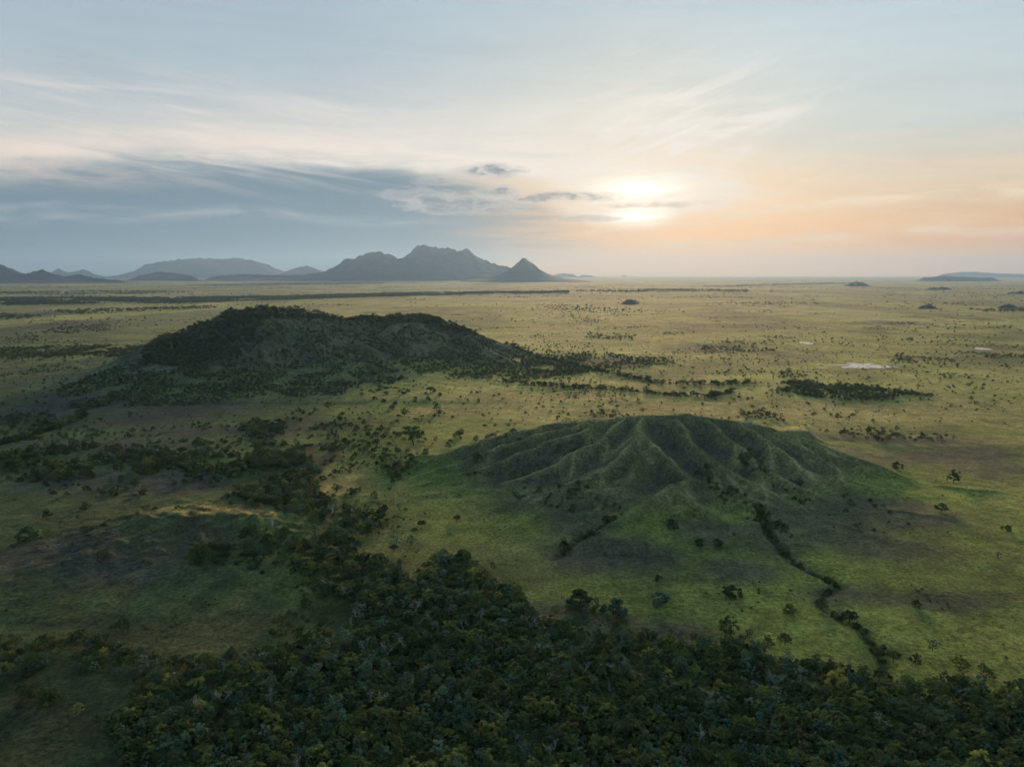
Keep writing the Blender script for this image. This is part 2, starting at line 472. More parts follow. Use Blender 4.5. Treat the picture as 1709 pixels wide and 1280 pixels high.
def hill_a(x, y):
    wx, wy = warp(x, y, 14, 90, 100)
    h = ridge_h(wx, wy, HILL_A_ALL, 1.0, 4, 0.6)
    gul = np.abs(fbm(x / 46, y / 46, 4, 120))
    return h + (gul - 0.35) * np.minimum(h * 0.16, 8) + 0.5 * fbm(x / 12, y / 12, 2, 130) * sstep(h, 1, 8)
def hill_b(x, y):
    wx, wy = warp(x, y, 3.2, 30, 200)
    h = ridge_h(wx, wy, HILL_B_ALL, 0.74, 1.3, 2.0) + ridge_h(wx, wy, [[p * np.array((1, 1, .22)) for p in HILL_B[0]]], 9.0, 8, 1.0) * 0.55
    gul = np.abs(fbm(x / 15, y / 15, 3, 220))
    return h + (gul - 0.3) * np.minimum(h * 0.07, 1.3) + .15 * fbm(x / 6, y / 6, 2, 230) * sstep(h, 1, 6)
def hill_c(x, y):
    wx, wy = warp(x, y, 4, 30, 300)
    h = ridge_h(wx, wy, HILL_C, 3.0, 3, 1.2)
    return h + (np.abs(fbm(x / 14, y / 14, 3, 320)) - .3) * np.minimum(h * 0.4, 3.0)
def fade(h):
    return h * sstep(h, 0.0, 1.6)
def in_box(x, y, b):
    return (x > b[0]) & (x < b[1]) & (y > b[2]) & (y < b[3])
BOX_A = (-800, 300, 740, 1640); BOX_B = (-120, 420, 320, 780); BOX_C = (-330, -60, 240, 470)
HILLS = ((BOX_A, hill_a), (BOX_B, hill_b), (BOX_C, hill_c))
def land(x, y):
    """full height: plain plus the hills standing on it"""
    x = np.asarray(x, float); y = np.asarray(y, float)
    h = base_h(x, y)
    for bx_, fn in HILLS:
        m = in_box(x, y, bx_)
        if m.any():
            e = np.minimum.reduce([x[m] - bx_[0], bx_[1] - x[m], y[m] - bx_[2], bx_[3] - y[m]])
            h[m] = h[m] + fn(x[m], y[m]) * sstep(e, 0, 40)
    return h

# patches of the ground cover: pixel ellipse in the photograph, laid out on the ground
def patch(px, py, rx, ry):
    c = on_ground(px, py); a = on_ground(px + rx, py); b = on_ground(px, py - ry); b2 = on_ground(px, py + ry)
    return (c[0], 0.5 * (b[1] + b2[1]), abs(a[0] - c[0]), 0.5 * abs(b[1] - b2[1]))
BURNT = [patch(*p) for p in ((1450, 850, 120, 24), (1330, 872, 100, 30), (860, 800, 90, 26),
    (870, 848, 75, 22), (955, 870, 90, 36), (1010, 925, 120, 30), (1280, 900, 120, 34), (1400, 900, 120, 26), (1480, 920, 130, 20),
    (1500, 870, 110, 22), (1180, 890, 70, 26), (1230, 950, 80, 24), (1430, 990, 90, 20), (1540, 1000, 110, 16),
    (260, 805, 120, 26), (120, 800, 130, 24), (70, 690, 140, 34), (230, 700, 110, 22), (300, 690, 110, 16), (470, 715, 140, 14), (200, 745, 160, 16), (330, 720, 120, 14),
    (60, 940, 150, 34), (200, 960, 170, 38), (330, 930, 90, 36), (1560, 760, 150, 18), (1480, 735, 140, 8), (1650, 780, 90, 22),
    (1020, 1035, 90, 20), (1120, 1055, 90, 20), (920, 1015, 60, 16), (650, 960, 40, 16),
    (1190, 585, 120, 5), (990, 605, 100, 10), (1180, 578, 60, 5), (90, 545, 90, 12), (40, 525, 60, 8), (1220, 545, 160, 6), (1480, 540, 90, 4))]
LUSH = [patch(*p) for p in (
    (560, 650, 150, 16), (660, 680, 130, 16), (420, 660, 120, 12), (300, 760, 300, 40), (480, 770, 190, 40), (250, 720, 260, 24), (420, 840, 160, 30), (620, 770, 120, 30), (760, 770, 120, 30),
    (480, 920, 100, 50), (800, 760, 90, 40), (880, 720, 120, 20), (700, 800, 80, 36))]
DRY = [patch(*p) for p in (
    (310, 862, 105, 12), (350, 876, 110, 9), (560, 800, 50, 26), (545, 770, 36, 20), (590, 890, 40, 22), (1000, 690, 320, 16), (1400, 690, 320, 22), (1650, 690, 200, 24), (900, 665, 240, 12),
    (1600, 735, 160, 10), (870, 735, 100, 10), (1300, 715, 150, 6))]
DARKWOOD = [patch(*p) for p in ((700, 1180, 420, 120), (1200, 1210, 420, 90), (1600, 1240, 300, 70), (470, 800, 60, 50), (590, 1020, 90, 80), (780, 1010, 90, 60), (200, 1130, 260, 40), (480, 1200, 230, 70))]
def patch_mask(x, y, lst, seed, sharp=0.45):
    wx = fbm(x / 60, y / 60, 4, seed); wy = fbm(x / 22, y / 22, 3, seed + 7)
    out = np.zeros(np.shape(x))
    for (cx, cy_, ax, ay) in lst:
        m = (np.abs(x - cx) < 2.2 * ax) & (np.abs(y - cy_) < 2.2 * ay)
        if not m.any(): continue
        r = np.hypot((x[m] - cx) / ax, (y[m] - cy_) / ay) + 0.42 * wx[m] + 0.22 * wy[m]
        out[m] = np.maximum(out[m], 1 - sstep(r, 1 - sharp, 1 + sharp * 0.6))
    return out
def tint(x, y, hill):
    """albedo of the ground cover (what grows there), with some shade and rim light put in"""
    r = np.hypot(x, y)
    n1 = fbm(x / 140, y / 140, 5, 400); n2 = fbm(x / 900, y / 900, 4, 410); n3 = fbm(x / 18, y / 18, 3, 420)
    n4 = fbm(x / 700, y / 2600, 4, 431)
    def mixc(c, col, f):
        return c + (np.array(col) - c) * np.clip(f, 0, 1)[:, None]
    c = np.tile(np.array((0.150, 0.182, 0.042)), (len(x), 1))
    c = mixc(c, (0.285, 0.280, 0.078), sstep(y + 120 * n1, 620, 900) * (0.75 + 0.3 * n2))
    c = mixc(c, (0.195, 0.215, 0.052), sstep(n1, 0.1, 0.8) * 0.7)
    c = mixc(c, (0.085, 0.108, 0.038), sstep(n2 + 0.5 * n1, 0.05, 0.55) * 0.75)
    c = mixc(c, (0.240, 0.230, 0.090), sstep(n4, 0.05, 0.55) * sstep(r, 900, 2000) * 0.7)
    c = mixc(c, (0.110, 0.125, 0.050), sstep(-n4, 0.0, 0.45) * sstep(r, 900, 2000) * 0.85)
    c = mixc(c, (0.150, 0.165, 0.075), sstep(r, 2200, 6000) * 0.6)
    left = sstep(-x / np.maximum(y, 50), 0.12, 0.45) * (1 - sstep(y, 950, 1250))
    c = mixc(c, (0.046, 0.068, 0.030), left * 0.85)  # left ground: burnt grass plus the wooded hill's shadow, put into the albedo
    c = mixc(c, (0.085, 0.140, 0.036), patch_mask(x, y, LUSH, 440, 0.7) * 0.55)
    c = mixc(c, (0.290, 0.250, 0.085), patch_mask(x, y, DRY, 450, 0.6) * 0.8)
    c = mixc(c, (0.058, 0.057, 0.048), patch_mask(x, y, BURNT, 460, 0.7) * 0.74)
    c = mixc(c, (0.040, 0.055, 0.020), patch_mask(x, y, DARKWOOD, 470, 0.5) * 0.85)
    c = mixc(c, (0.052, 0.058, 0.026), patch_mask(x, y, [patch(60, 1230, 190, 70), patch(300, 1060, 200, 36)], 475, 0.6) * 0.8)  # lower-left shade put into the colour as dark olive patches
    for i, cr in enumerate(CREEKS_W):
        d = seg_dist(x, y, cr)
        c = mixc(c, (0.030, 0.034, 0.018), np.exp(-(d / ((2.2, 2.0, 3.5)[i] if i < 3 else 6)) ** 2) * 0.85)
    c = c * (1 + 0.16 * n3)[:, None]
    if hill == 'a':
        h = hill_a(x, y)
        s = sstep(h + 8 * n1, 3, 16)
        c = mixc(c, (0.080, 0.090, 0.060), s * 0.8)
        c = mixc(c, (0.074, 0.100, 0.044), s * sstep(fbm(x / 50, y / 50, 4, 480), 0.12, 0.55) * 0.8)
        c = mixc(c, (0.115, 0.175, 0.045), np.exp(-(seg_dist(x, y, HILL_A[2][2:]) / 22) ** 2) * 0.6)
    if hill == 'b':
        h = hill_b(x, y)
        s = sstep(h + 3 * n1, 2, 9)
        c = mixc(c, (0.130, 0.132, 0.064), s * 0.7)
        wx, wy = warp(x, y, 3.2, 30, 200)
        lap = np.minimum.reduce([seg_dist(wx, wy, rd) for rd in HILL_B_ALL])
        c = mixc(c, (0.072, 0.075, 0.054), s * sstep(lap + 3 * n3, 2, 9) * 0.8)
        c = mixc(c, (0.24, 0.235, 0.10), np.exp(-(lap / 1.5) ** 2) * s * 0.85 * sstep(n1 + n3, -.6, .4))  # ridge lines: pale grass and paths, with rim light put into the colour
    if hill == 'c':
        c = mixc(c, (0.050, 0.058, 0.032), sstep(-fbm(x / 9, y / 22, 3, 490), -0.1, 0.5) * sstep(hill_c(x, y), 1.0, 4) * 0.8)
    return np.clip(c, 0.004, 0.6)

# ------------------------------------------------------------------ materials
def new_mat(name):
    m = bpy.data.materials.new(name); m.use_nodes = True
    m.node_tree.nodes.clear()
    return m, G(m.node_tree)
def finish(g_, shader):
    o = g_.new('ShaderNodeOutputMaterial'); g_.t.links.new(shader, o.inputs['Surface'])
def ground_material():
    m, q = new_mat('savanna_ground')
    at = q.new('ShaderNodeAttribute'); at.attribute_name = 'tint'
    tc = q.new('ShaderNodeNewGeometry'); pos = X(q, tc.outputs['Position'])
    cd = q.new('ShaderNodeCameraData')
    n1 = q.noise(pos, 0.55, 4, 0.65)        # tussocks
    n0 = q.noise(pos, 1.9, 3, 0.7)
    n2 = q.noise(pos, 0.11, 4, 0.6)
    n3 = q.noise(pos, 0.011, 5, 0.6)
    n4 = q.noise(pos, 0.0011, 5, 0.6)
    col = X(q, at.outputs['Color'])
    f = q.sstep(n0, 0.3, 0.7, 0.7, 1.3) * (q.sstep(n1, 0.28, 0.72, 0.55, 1.5)) * (q.sstep(n2, 0.25, 0.75, 0.72, 1.28)) * (q.sstep(n3, 0.3, 0.7, 0.8, 1.2)) * q.sstep(n4, 0.3, 0.7, 0.82, 1.2)
    col = q.cmul(col, q.vec(f, f, f))
    hue = q.sstep(n3 * 0.5 + n2 * 0.5, 0.4, 0.62)
    col = q.mix(hue * 0.35, col, q.cmul(col, (1.25, 1.0, 0.72)))
    b = q.new('ShaderNodeBsdfPrincipled')
    q.t.links.new(col.s, b.inputs['Base Color'])
    b.inputs['Roughness'].default_value = 1.0
    b.inputs['Specular IOR Level'].default_value = 0.1
    b.inputs['Sheen Weight'].default_value = 0.15; b.inputs['Sheen Roughness'].default_value = 0.55
    q.t.links.new(col.s, b.inputs['Sheen Tint'])
    bump = q.new('ShaderNodeBump'); bump.inputs['Strength'].default_value = 0.9
    bump.inputs['Distance'].default_value = 0.55
    hgt = n1 + n2 * 2.2 + n0 * 0.4
    q.t.links.new(hgt.s, bump.inputs['Height'])
    q.t.links.new(bump.outputs[0], b.inputs['Normal'])
    finish(q, b.outputs[0])
    return m
M_GROUND = ground_material()
def simple_mat(name, c1, c2, scale, rough=0.9, bump=0.0, detail=5):
    m, q = new_mat(name)
    tc = q.new('ShaderNodeTexCoord'); pos = X(q, tc.outputs['Object'])
    n = q.noise(pos, scale, detail, 0.6)
    col = q.mix(q.sstep(n, 0.35, 0.65), c1, c2)
    b = q.new('ShaderNodeBsdfPrincipled'); q.t.links.new(col.s, b.inputs['Base Color'])
    b.inputs['Roughness'].default_value = rough; b.inputs['Specular IOR Level'].default_value = 0.15
    if bump:
        bp = q.new('ShaderNodeBump'); bp.inputs['Strength'].default_value = 1.0; bp.inputs['Distance'].default_value = bump
        q.t.links.new(n.s, bp.inputs['Height']); q.t.links.new(bp.outputs[0], b.inputs['Normal'])
    finish(q, b.outputs[0])
    return m
M_KNOLL = simple_mat('scrubby_knoll', (0.040, 0.050, 0.030), (0.105, 0.105, 0.055), 0.03, 1.0, 3.0, 7)
M_MOUNT = simple_mat('forested_mountain', (0.016, 0.028, 0.032), (0.036, 0.050, 0.048), 0.006, 1.0, 12.0, 7)

# ------------------------------------------------------------------ mesh helpers
def tag(o, label=None, cat=None, group=None, kind=None):
    if label: o['label'] = label
    if cat: o['category'] = cat
    if group: o['group'] = group
    if kind: o['kind'] = kind
    return o
def mesh_np(name, v, quads, mats, smooth=True):
    me = bpy.data.meshes.new(name)
    v = np.asarray(v, np.float32); quads = np.asarray(quads, np.int32)
    n = quads.shape[1]
    me.vertices.add(len(v)); me.vertices.foreach_set('co', v.ravel())
    me.loops.add(quads.size); me.loops.foreach_set('vertex_index', quads.ravel())
    me.polygons.add(len(quads)); me.polygons.foreach_set('loop_start', np.arange(0, quads.size, n, dtype=np.int32))
    me.polygons.foreach_set('loop_total', np.full(len(quads), n, np.int32))
    for m in mats: me.materials.append(m)
    me.update(calc_edges=True)
    if smooth: me.polygons.foreach_set('use_smooth', np.ones(len(quads), bool))
    return me
def link(name, me, parent=None, loc=None):
    o = bpy.data.objects.new(name, me); COL.objects.link(o)
    if parent: o.parent = parent
    if loc is not None: o.location = loc
    return o
def grid_quads(nx, ny):
    i = np.arange(ny - 1)[:, None] * nx + np.arange(nx - 1)[None, :]
    return np.stack([i, i + 1, i + nx + 1, i + nx], -1).reshape(-1, 4)
def set_tint(me, c):
    a = me.color_attributes.new('tint', 'FLOAT_COLOR', 'POINT')
    a.data.foreach_set('color', np.concatenate([c, np.ones((len(c), 1))], 1).astype(np.float32).ravel())
def axis(fine0, fine1, step, growth, lo, hi):
    mid = list(np.arange(fine0, fine1 + step * .5, step)); out = []
    s = step; p = mid[-1]
    while p < hi:
        s *= growth; p += s; out.append(min(p, hi))
    neg = []; s = step; p = fine0
    while p > lo:
        s *= growth; p -= s; neg.append(max(p, lo))
    return np.array(neg[::-1] + mid + out)

# ------------------------------------------------------------------ ground and hills
gx = axis(-420, 420, 3.2, 1.035, -45000, 45000)
gy = axis(130, 720, 3.2, 1.032, -9000, 45000)
XX, YY = np.meshgrid(gx, gy); fx_, fy_ = XX.ravel(), YY.ravel()
gz = base_h(fx_, fy_)
me = mesh_np('ground', np.stack([fx_, fy_, gz], 1), grid_quads(len(gx), len(gy)), [M_GROUND])
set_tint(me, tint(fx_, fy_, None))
tag(link('ground', me), 'wide green and golden savanna plain reaching the horizon', 'plain', kind='structure')
def build_hill(name, box, fn, step, key, label):
    xs = np.arange(box[0], box[1], step); ys = np.arange(box[2], box[3], step)
    a, b = np.meshgrid(xs, ys); x, y = a.ravel(), b.ravel()
    e = np.minimum.reduce([x - box[0], box[1] - x, y - box[2], box[3] - y])
    h = fn(x, y) * sstep(e, 0, 40)
    z = base_h(x, y) + h - 0.9 * (1 - sstep(h, 0.15, 1.3))
    qd = grid_quads(len(xs), len(ys))
    keep = (h[qd] > 0.1).any(1)
    qd = qd[keep]
    used = np.unique(qd); remap = np.zeros(len(x), np.int32); remap[used] = np.arange(len(used))
    me = mesh_np(name, np.stack([x, y, z], 1)[used], remap[qd], [M_GROUND])
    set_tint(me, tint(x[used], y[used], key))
    return tag(link(name, me), label, 'hill', kind='structure')
build_hill('hill', BOX_A, hill_a, 3.4, 'a', 'large dark wooded hill with two summits on the left of the plain')
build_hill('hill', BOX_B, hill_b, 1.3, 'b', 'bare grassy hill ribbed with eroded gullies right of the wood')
build_hill('hill', BOX_C, hill_c, 1.6, 'c', 'low grassy swell with a dry golden crest at lower left')

# far mountains: outline read off the photograph, distance from the foot on the plain
def mountain(name, prof, D, label, cell, spread=1.15, seed=0, kindcat='mountain', spur=0.9, mat=None):
    main = []
    for i, (px, py) in enumerate(prof):
        p = at_depth(px, py, D + 0.02 * D * math.sin(i * 1.7 + seed))
        p[2] = max(p[2], 1.0); main.append(p)
    ridges = [main]
    rnd = random.Random(seed)
    zmax = max(p[2] for p in main)
    for i in range(1, len(main) - 1):
        p = main[i]
        if spur == 0 or p[2] < 0.25 * zmax: continue
        for s in (-1, 1):
            L = p[2] * rnd.uniform(1.5, 2.3) * spur; dx = rnd.uniform(-0.55, 0.55) * L
            ridges.append([p, np.array([p[0] + dx * .45, p[1] + s * L * .4, p[2] * 0.62]), np.array([p[0] + dx, p[1] + s * L, p[2] * 0.16]),
                           np.array([p[0] + dx * 1.3, p[1] + s * L * 1.5, 1.0])])
    xs = [p[0] for p in main]; m = zmax * 2.6
    gx_ = np.arange(min(xs) - m * .6, max(xs) + m * .6, cell); gy_ = np.arange(D - m * 1.2, D + m * 1.2, cell)
    a, b = np.meshgrid(gx_, gy_); x, y = a.ravel(), b.ravel()
    wl = zmax * 0.7
    wx, wy = warp(x, y, zmax * (0.035 if spur else 0.012), wl, 500 + seed)
    h = ridge_h(wx, wy, ridges, spread, zmax * 0.008, 50.0 / zmax)
    h = h + (np.abs(fbm(x / (zmax * .5), y / (zmax * .5), 5, 520 + seed)) - 0.3) * np.minimum(h * (0.2 if spur else .08), zmax * .1)
    e = np.minimum.reduce([x - gx_[0], gx_[-1] - x, y - gy_[0], gy_[-1] - y])
    h = h * sstep(e, 0, m * .3)
    z = base_h(x, y) + h - 6 * (1 - sstep(h, 0.5, zmax * 0.03 + 3))
    qd = grid_quads(len(gx_), len(gy_)); qd = qd[(h[qd] > 0.4).any(1)]
    used = np.unique(qd); remap = np.zeros(len(x), np.int32); remap[used] = np.arange(len(used))
    c0 = np.array([np.mean(xs), D, 0.0])
    me = mesh_np(name, np.stack([x, y, z], 1)[used] - c0, remap[qd], [mat or M_MOUNT])
    return tag(link(name, me, loc=c0), label, kindcat, kind='structure')
mountain('mountain', [(500, 460), (545, 452), (575, 436), (600, 428), (622, 419), (636, 421), (668, 432), (690, 418), (708, 408), (722, 412), (736, 416), (748, 413), (765, 420), (778, 416), (795, 428), (825, 440), (850, 447), (880, 456)],
         17000, 'tallest blue mountain massif with a jagged twin peaked outline', 60, seed=3)
mountain('mountain', [(818, 466), (840, 456), (855, 446), (866, 437), (873, 432), (877, 431.5), (885, 437), (896, 446), (912, 456), (935, 465)], 14000,
         'single pointed cone shaped mountain just left of the sun', 32, spread=0.85, seed=11, spur=0)
mountain('mountain', [(225, 452), (245, 441), (265, 437), (300, 433), (332, 430), (355, 432), (395, 430), (420, 433), (445, 440), (468, 450)], 27000,
         'broad pale blue mountain range behind the left side of the plain', 110, seed=5)
mountain('mountain', [(475, 453), (495, 447), (512, 443), (525, 447), (545, 455)], 26000, 'small pale blue peak between the broad range and the massif', 70, seed=6)
mountain('mountain', [(-90, 436), (-40, 430), (0, 441), (20, 448), (40, 458), (70, 449), (92, 458), (112, 462), (130, 457), (160, 464), (200, 467)], 11500,
         'dark blue mountain with stepped knolls at the left edge', 45, seed=8)
mountain('mountain', [(85, 455), (97, 448), (110, 454), (122, 454), (138, 449), (155, 456)], 25000, 'faint pair of small peaks above the left edge mountain', 60, seed=9)
mountain('hill', [(232, 460), (262, 454), (290, 455), (320, 460)], 15000, 'low blue foothill in front of the broad pale range', 30, seed=12, kindcat='hill')
mountain('hill', [(355, 461), (400, 457), (440, 458), (500, 459), (540, 461)], 16000, 'long low foothill ridge left of the massif', 34, seed=13, kindcat='hill')
mountain('hill', [(918, 459), (940, 456), (965, 458), (990, 460)], 32000, 'faint low hill right of the cone mountain', 34, spread=0.7, seed=14, kindcat='hill')
mountain('hill', [(1036, 460), (1046, 457.8), (1058, 460)], 40000, 'tiny faint hill below the sun on the horizon', 26, spread=0.5, spur=0, seed=15, kindcat='hill')
mountain('hill', [(1540, 463), (1575, 460), (1600, 461), (1660, 463)], 14500, 'long low grey hill on the right horizon', 28, spread=0.7, seed=16, kindcat='hill')
mountain('mountain', [(1570, 458), (1600, 454), (1630, 453), (1670, 456), (1709, 457), (1800, 456), (1900, 458)], 27000, 'pale distant mountain range at the right edge of the horizon', 70, seed=17)
for (w, h_, px, py, D, lab) in ((22, 5.5, 1428, 470.5, 8600, 'small dark knoll under the right horizon, farthest of the right side knolls'),
                               (32, 5, 1566, 480.5, 6400, 'dark rocky knoll below the long grey hill at right'),
                               (14, 4, 1547, 508, 2950, 'little wooded knoll standing alone on the right plain'),
                               (12, 3, 1682, 507.5, 3000, 'little wooded knoll near the right edge of the plain'),
                               (14, 4.5, 1051, 499, 3500, 'small dark knoll on the plain below the sun'),
                               (22, 3, 1700, 486, 5200, 'flat dark knoll cut by the right edge'),
                               (55, 5, 25, 524, 2500, 'low dark scrubby rise at the left edge of the plain')):
    rk = random.Random(int(px)); h_ *= .8
    prof = [(px + w * t, py + h_ - 1.7 * h_ * max(0.0, 1 - abs(t - .1)) ** .8 * rk.uniform(.6, 1.1)) for t in (-.8, -.55, -.35, -.15, .05, .2, .4, .6, .85)]
    mountain('knoll', prof, D, lab, 9 + D / 800, spread=0.6, seed=int(px), kindcat='knoll', spur=0, mat=M_KNOLL)
#END_LAND

# ------------------------------------------------------------------ ponds
def pond_mat():
    m, q = new_mat('pond_water')
    tc = q.new('ShaderNodeTexCoord'); n = q.noise(X(q, tc.outputs['Object']), 0.35, 3)
    b = q.new('ShaderNodeBsdfPrincipled'); b.inputs['Base Color'].default_value = (0.30, 0.30, 0.28, 1)
    b.inputs['Roughness'].default_value = 0.12; b.inputs['IOR'].default_value = 1.33
    bp = q.new('ShaderNodeBump'); bp.inputs['Strength'].default_value = 0.12; bp.inputs['Distance'].default_value = 0.05
    q.t.links.new(n.s, bp.inputs['Height']); q.t.links.new(bp.outputs[0], b.inputs['Normal'])
    finish(q, b.outputs[0]); return m
M_WATER = pond_mat()
for i, (x0, x1, y0, y1, lab) in enumerate(PONDS):
    c, hw, hd = POND_G[i]
    n = 72; ang = np.linspace(0, 2 * math.pi, n, endpoint=False)
    rr = 0.85 + (0.65 if i == 0 else 0.4) * fbm(np.cos(ang) * 1.8 + i * 9, np.sin(ang) * 1.8, 5, 600, .6)
    rr = np.clip(rr, .4, 1.2)
    vx = np.cos(ang) * hw * rr; vy = np.sin(ang) * hd * rr
    zz = float(land(c[0] + vx, c[1] + vy).max()) + 0.2
    v = np.concatenate([np.stack([vx, vy, np.zeros(n)], 1), [[0, 0, 0]]])
    tri = np.stack([np.arange(n), (np.arange(n) + 1) % n, np.full(n, n)], 1)
    tag(link('pond', mesh_np('pond', v, tri, [M_WATER], False), loc=(c[0], c[1], zz)), lab, 'pond', kind='structure')

# ------------------------------------------------------------------ vegetation: materials and model plants
def leaf_mat(name, c1, c2, trans=0.35):
    m, q = new_mat(name)
    oi = q.new('ShaderNodeObjectInfo'); tc = q.new('ShaderNodeNewGeometry')
    n = q.noise(X(q, tc.outputs['Position']), 0.8, 2)
    f = (X(q, oi.outputs['Random']) * 0.75 + n * 0.5 - 0.12).clamp()
    col = q.mix(f, c1, c2)
    hs = q.new('ShaderNodeHueSaturation'); q.t.links.new(col.s, hs.inputs['Color'])
    q.put(hs.inputs['Value'], q.math('FRACT', X(q, oi.outputs['Random']) * 7.31) * 0.7 + 0.65)
    d = q.new('ShaderNodeBsdfPrincipled'); d.inputs['Roughness'].default_value = 0.8; d.inputs['Specular IOR Level'].default_value = 0.2; t = q.new('ShaderNodeBsdfTranslucent')
    q.t.links.new(hs.outputs[0], d.inputs[0]); q.t.links.new(hs.outputs[0], t.inputs[0])
    mx = q.new('ShaderNodeMixShader'); mx.inputs[0].default_value = trans
    q.t.links.new(d.outputs[0], mx.inputs[1]); q.t.links.new(t.outputs[0], mx.inputs[2])
    finish(q, mx.outputs[0]); return m
LEAF = {'dark': leaf_mat('leaf_dark_green', (0.053, 0.095, 0.033), (0.098, 0.151, 0.045), .32),
        'olive': leaf_mat('leaf_olive', (0.112, 0.149, 0.037), (0.188, 0.223, 0.060), .32),
        'blue': leaf_mat('leaf_blue_green', (0.065, 0.135, 0.077), (0.112, 0.203, 0.125), .32),
        'brown': leaf_mat('leaf_brownish', (0.106, 0.108, 0.040), (0.156, 0.149, 0.060), .32),
        'yellow': leaf_mat('leaf_yellow_green', (0.275, 0.311, 0.062), (0.400, 0.400, 0.094), .32),
        'pale': leaf_mat('leaf_pale_green', (0.119, 0.203, 0.138), (0.188, 0.270, 0.188), .32)}
M_BARK = simple_mat('bark', (0.07, 0.055, 0.04), (0.14, 0.115, 0.09), 3.0)
M_PALE = simple_mat('pale_bark', (0.34, 0.34, 0.33), (0.55, 0.54, 0.52), 3.0)

def tube(vs_, fs_, p0, p1, r0, r1, n=5):
    p0 = np.array(p0, float); p1 = np.array(p1, float); d = p1 - p0; d /= np.linalg.norm(d) + 1e-9
    a = np.cross(d, (0, 0, 1.0) if abs(d[2]) < .9 else (1.0, 0, 0)); a /= np.linalg.norm(a); b = np.cross(d, a)
    o = len(vs_)
    for p, r in ((p0, r0), (p1, r1)):
        for k in range(n):
            t = 2 * math.pi * k / n; vs_.append(p + r * (math.cos(t) * a + math.sin(t) * b))
    for k in range(n):
        fs_.append((o + k, o + (k + 1) % n, o + n + (k + 1) % n, o + n + k))
def quads_cloud(rs, cen, nrm, size):
    n = len(cen)
    nrm = nrm / (np.linalg.norm(nrm, axis=1, keepdims=True) + 1e-9)
    r = rs.normal(size=(n, 3)); a = np.cross(nrm, r); a /= np.linalg.norm(a, axis=1, keepdims=True) + 1e-9
    b = np.cross(nrm, a)
    s = (size * rs.uniform(0.6, 1.35, n))[:, None]
    a = a * s; b = b * s * rs.uniform(0.5, 0.9, n)[:, None]
    v = np.stack([cen - a, cen - b * .9, cen + a, cen + b], 1).reshape(-1, 3)
    return v, np.arange(4 * n).reshape(n, 4)
def crown_mesh(name, seed, rad, h0, h1, nclump, per, leaf, mat, flat=0.0, gap=0.0):
    """leafy crown: clumps of leaf sprays on and inside a lumpy dome between heights h0 and h1"""
    rs = np.random.RandomState(seed)
    cc = []; nn = []
    tops = []
    for k in range(nclump):
        u = rs.uniform(-0.25, 1); t = rs.uniform(0, 2 * math.pi)
        s = math.sqrt(max(0.0, 1 - max(u, 0) ** 2)) if u > 0 else 1 - 0.5 * abs(u)
        rr = rs.uniform(0.5, 1.12) * (1 + 0.22 * math.sin(3 * t + seed) + 0.15 * math.sin(5 * t + 2 * seed))
        c = np.array([math.cos(t) * s * rad * rr, math.sin(t) * s * rad * rr, h0 + (h1 - h0) * (0.28 + 0.72 * (u * (1 - flat) + flat * .7)) * rs.uniform(.76, 1.12)])
        tops.append(c)
        cr = rad * (rs.uniform(0.26, 0.42) if h1 < 4 else rs.uniform(0.15, 0.27))
        d = rs.normal(size=(per, 3)); d /= np.linalg.norm(d, axis=1, keepdims=True)
        d[:, 2] = np.where(d[:, 2] < -0.3, -d[:, 2], d[:, 2])
        q = c + d * cr * rs.uniform(0.55, 1.0, (per, 1)) * np.array((1, 1, 0.78))
        cc.append(q); nn.append(d + rs.normal(size=(per, 3)) * 0.9 + np.array((0, 0, .35)))
    cc = np.concatenate(cc); nn = np.concatenate(nn)
    if gap:
        keep = rs.uniform(size=len(cc)) > gap; cc = cc[keep]; nn = nn[keep]
    v, f = quads_cloud(rs, cc, nn, leaf)
    me = mesh_np(name, v, f, [mat], False)
    return me, tops
def trunk_mesh(name, seed, h0, tops, r, mat, nb=6):
    rs = random.Random(seed); vs_, fs_ = [], []
    lean = (rs.uniform(-.4, .4), rs.uniform(-.4, .4)); fork = h0 * rs.uniform(.75, 1.0) + .3
    f = (lean[0] * .6, lean[1] * .6, fork)
    tube(vs_, fs_, (0, 0, -0.6), (lean[0] * .3, lean[1] * .3, fork * .5), r * 1.25, r)
    tube(vs_, fs_, (lean[0] * .3, lean[1] * .3, fork * .5), f, r, r * .8)
    for c in rs.sample(list(tops), min(nb, len(tops))):
        mid = (np.array(f) * .5 + c * .5) + np.array((0, 0, -.25))
        tube(vs_, fs_, f, mid, r * .6, r * .4, 4); tube(vs_, fs_, mid, c, r * .4, r * .12, 4)
    return mesh_np(name, vs_, fs_, [mat], True)
def bare_mesh(name, seed, h, mat):
    """leafless pale limbs, forked three times"""
    rs = random.Random(seed); vs_, fs_ = [], []; tips = []
    def grow(p, d, L, r, lev):
        q = p + d * L
        tube(vs_, fs_, p, q, r, r * .65, 5 if lev < 2 else 3)
        if lev >= 4:
            tips.append(q); return
        for k in range(rs.choice((2, 3)) if lev else 3):
            e = d + np.array([rs.gauss(0, .55), rs.gauss(0, .55), rs.gauss(.12, .3)]); e /= np.linalg.norm(e)
            grow(q, e, L * rs.uniform(.6, .85), r * .62, lev + 1)
    grow(np.array((0, 0, -.5)), np.array((0, 0, 1.0)), h * .36, h * .03, 0)
    return mesh_np(name, vs_, fs_, [mat], True), tips

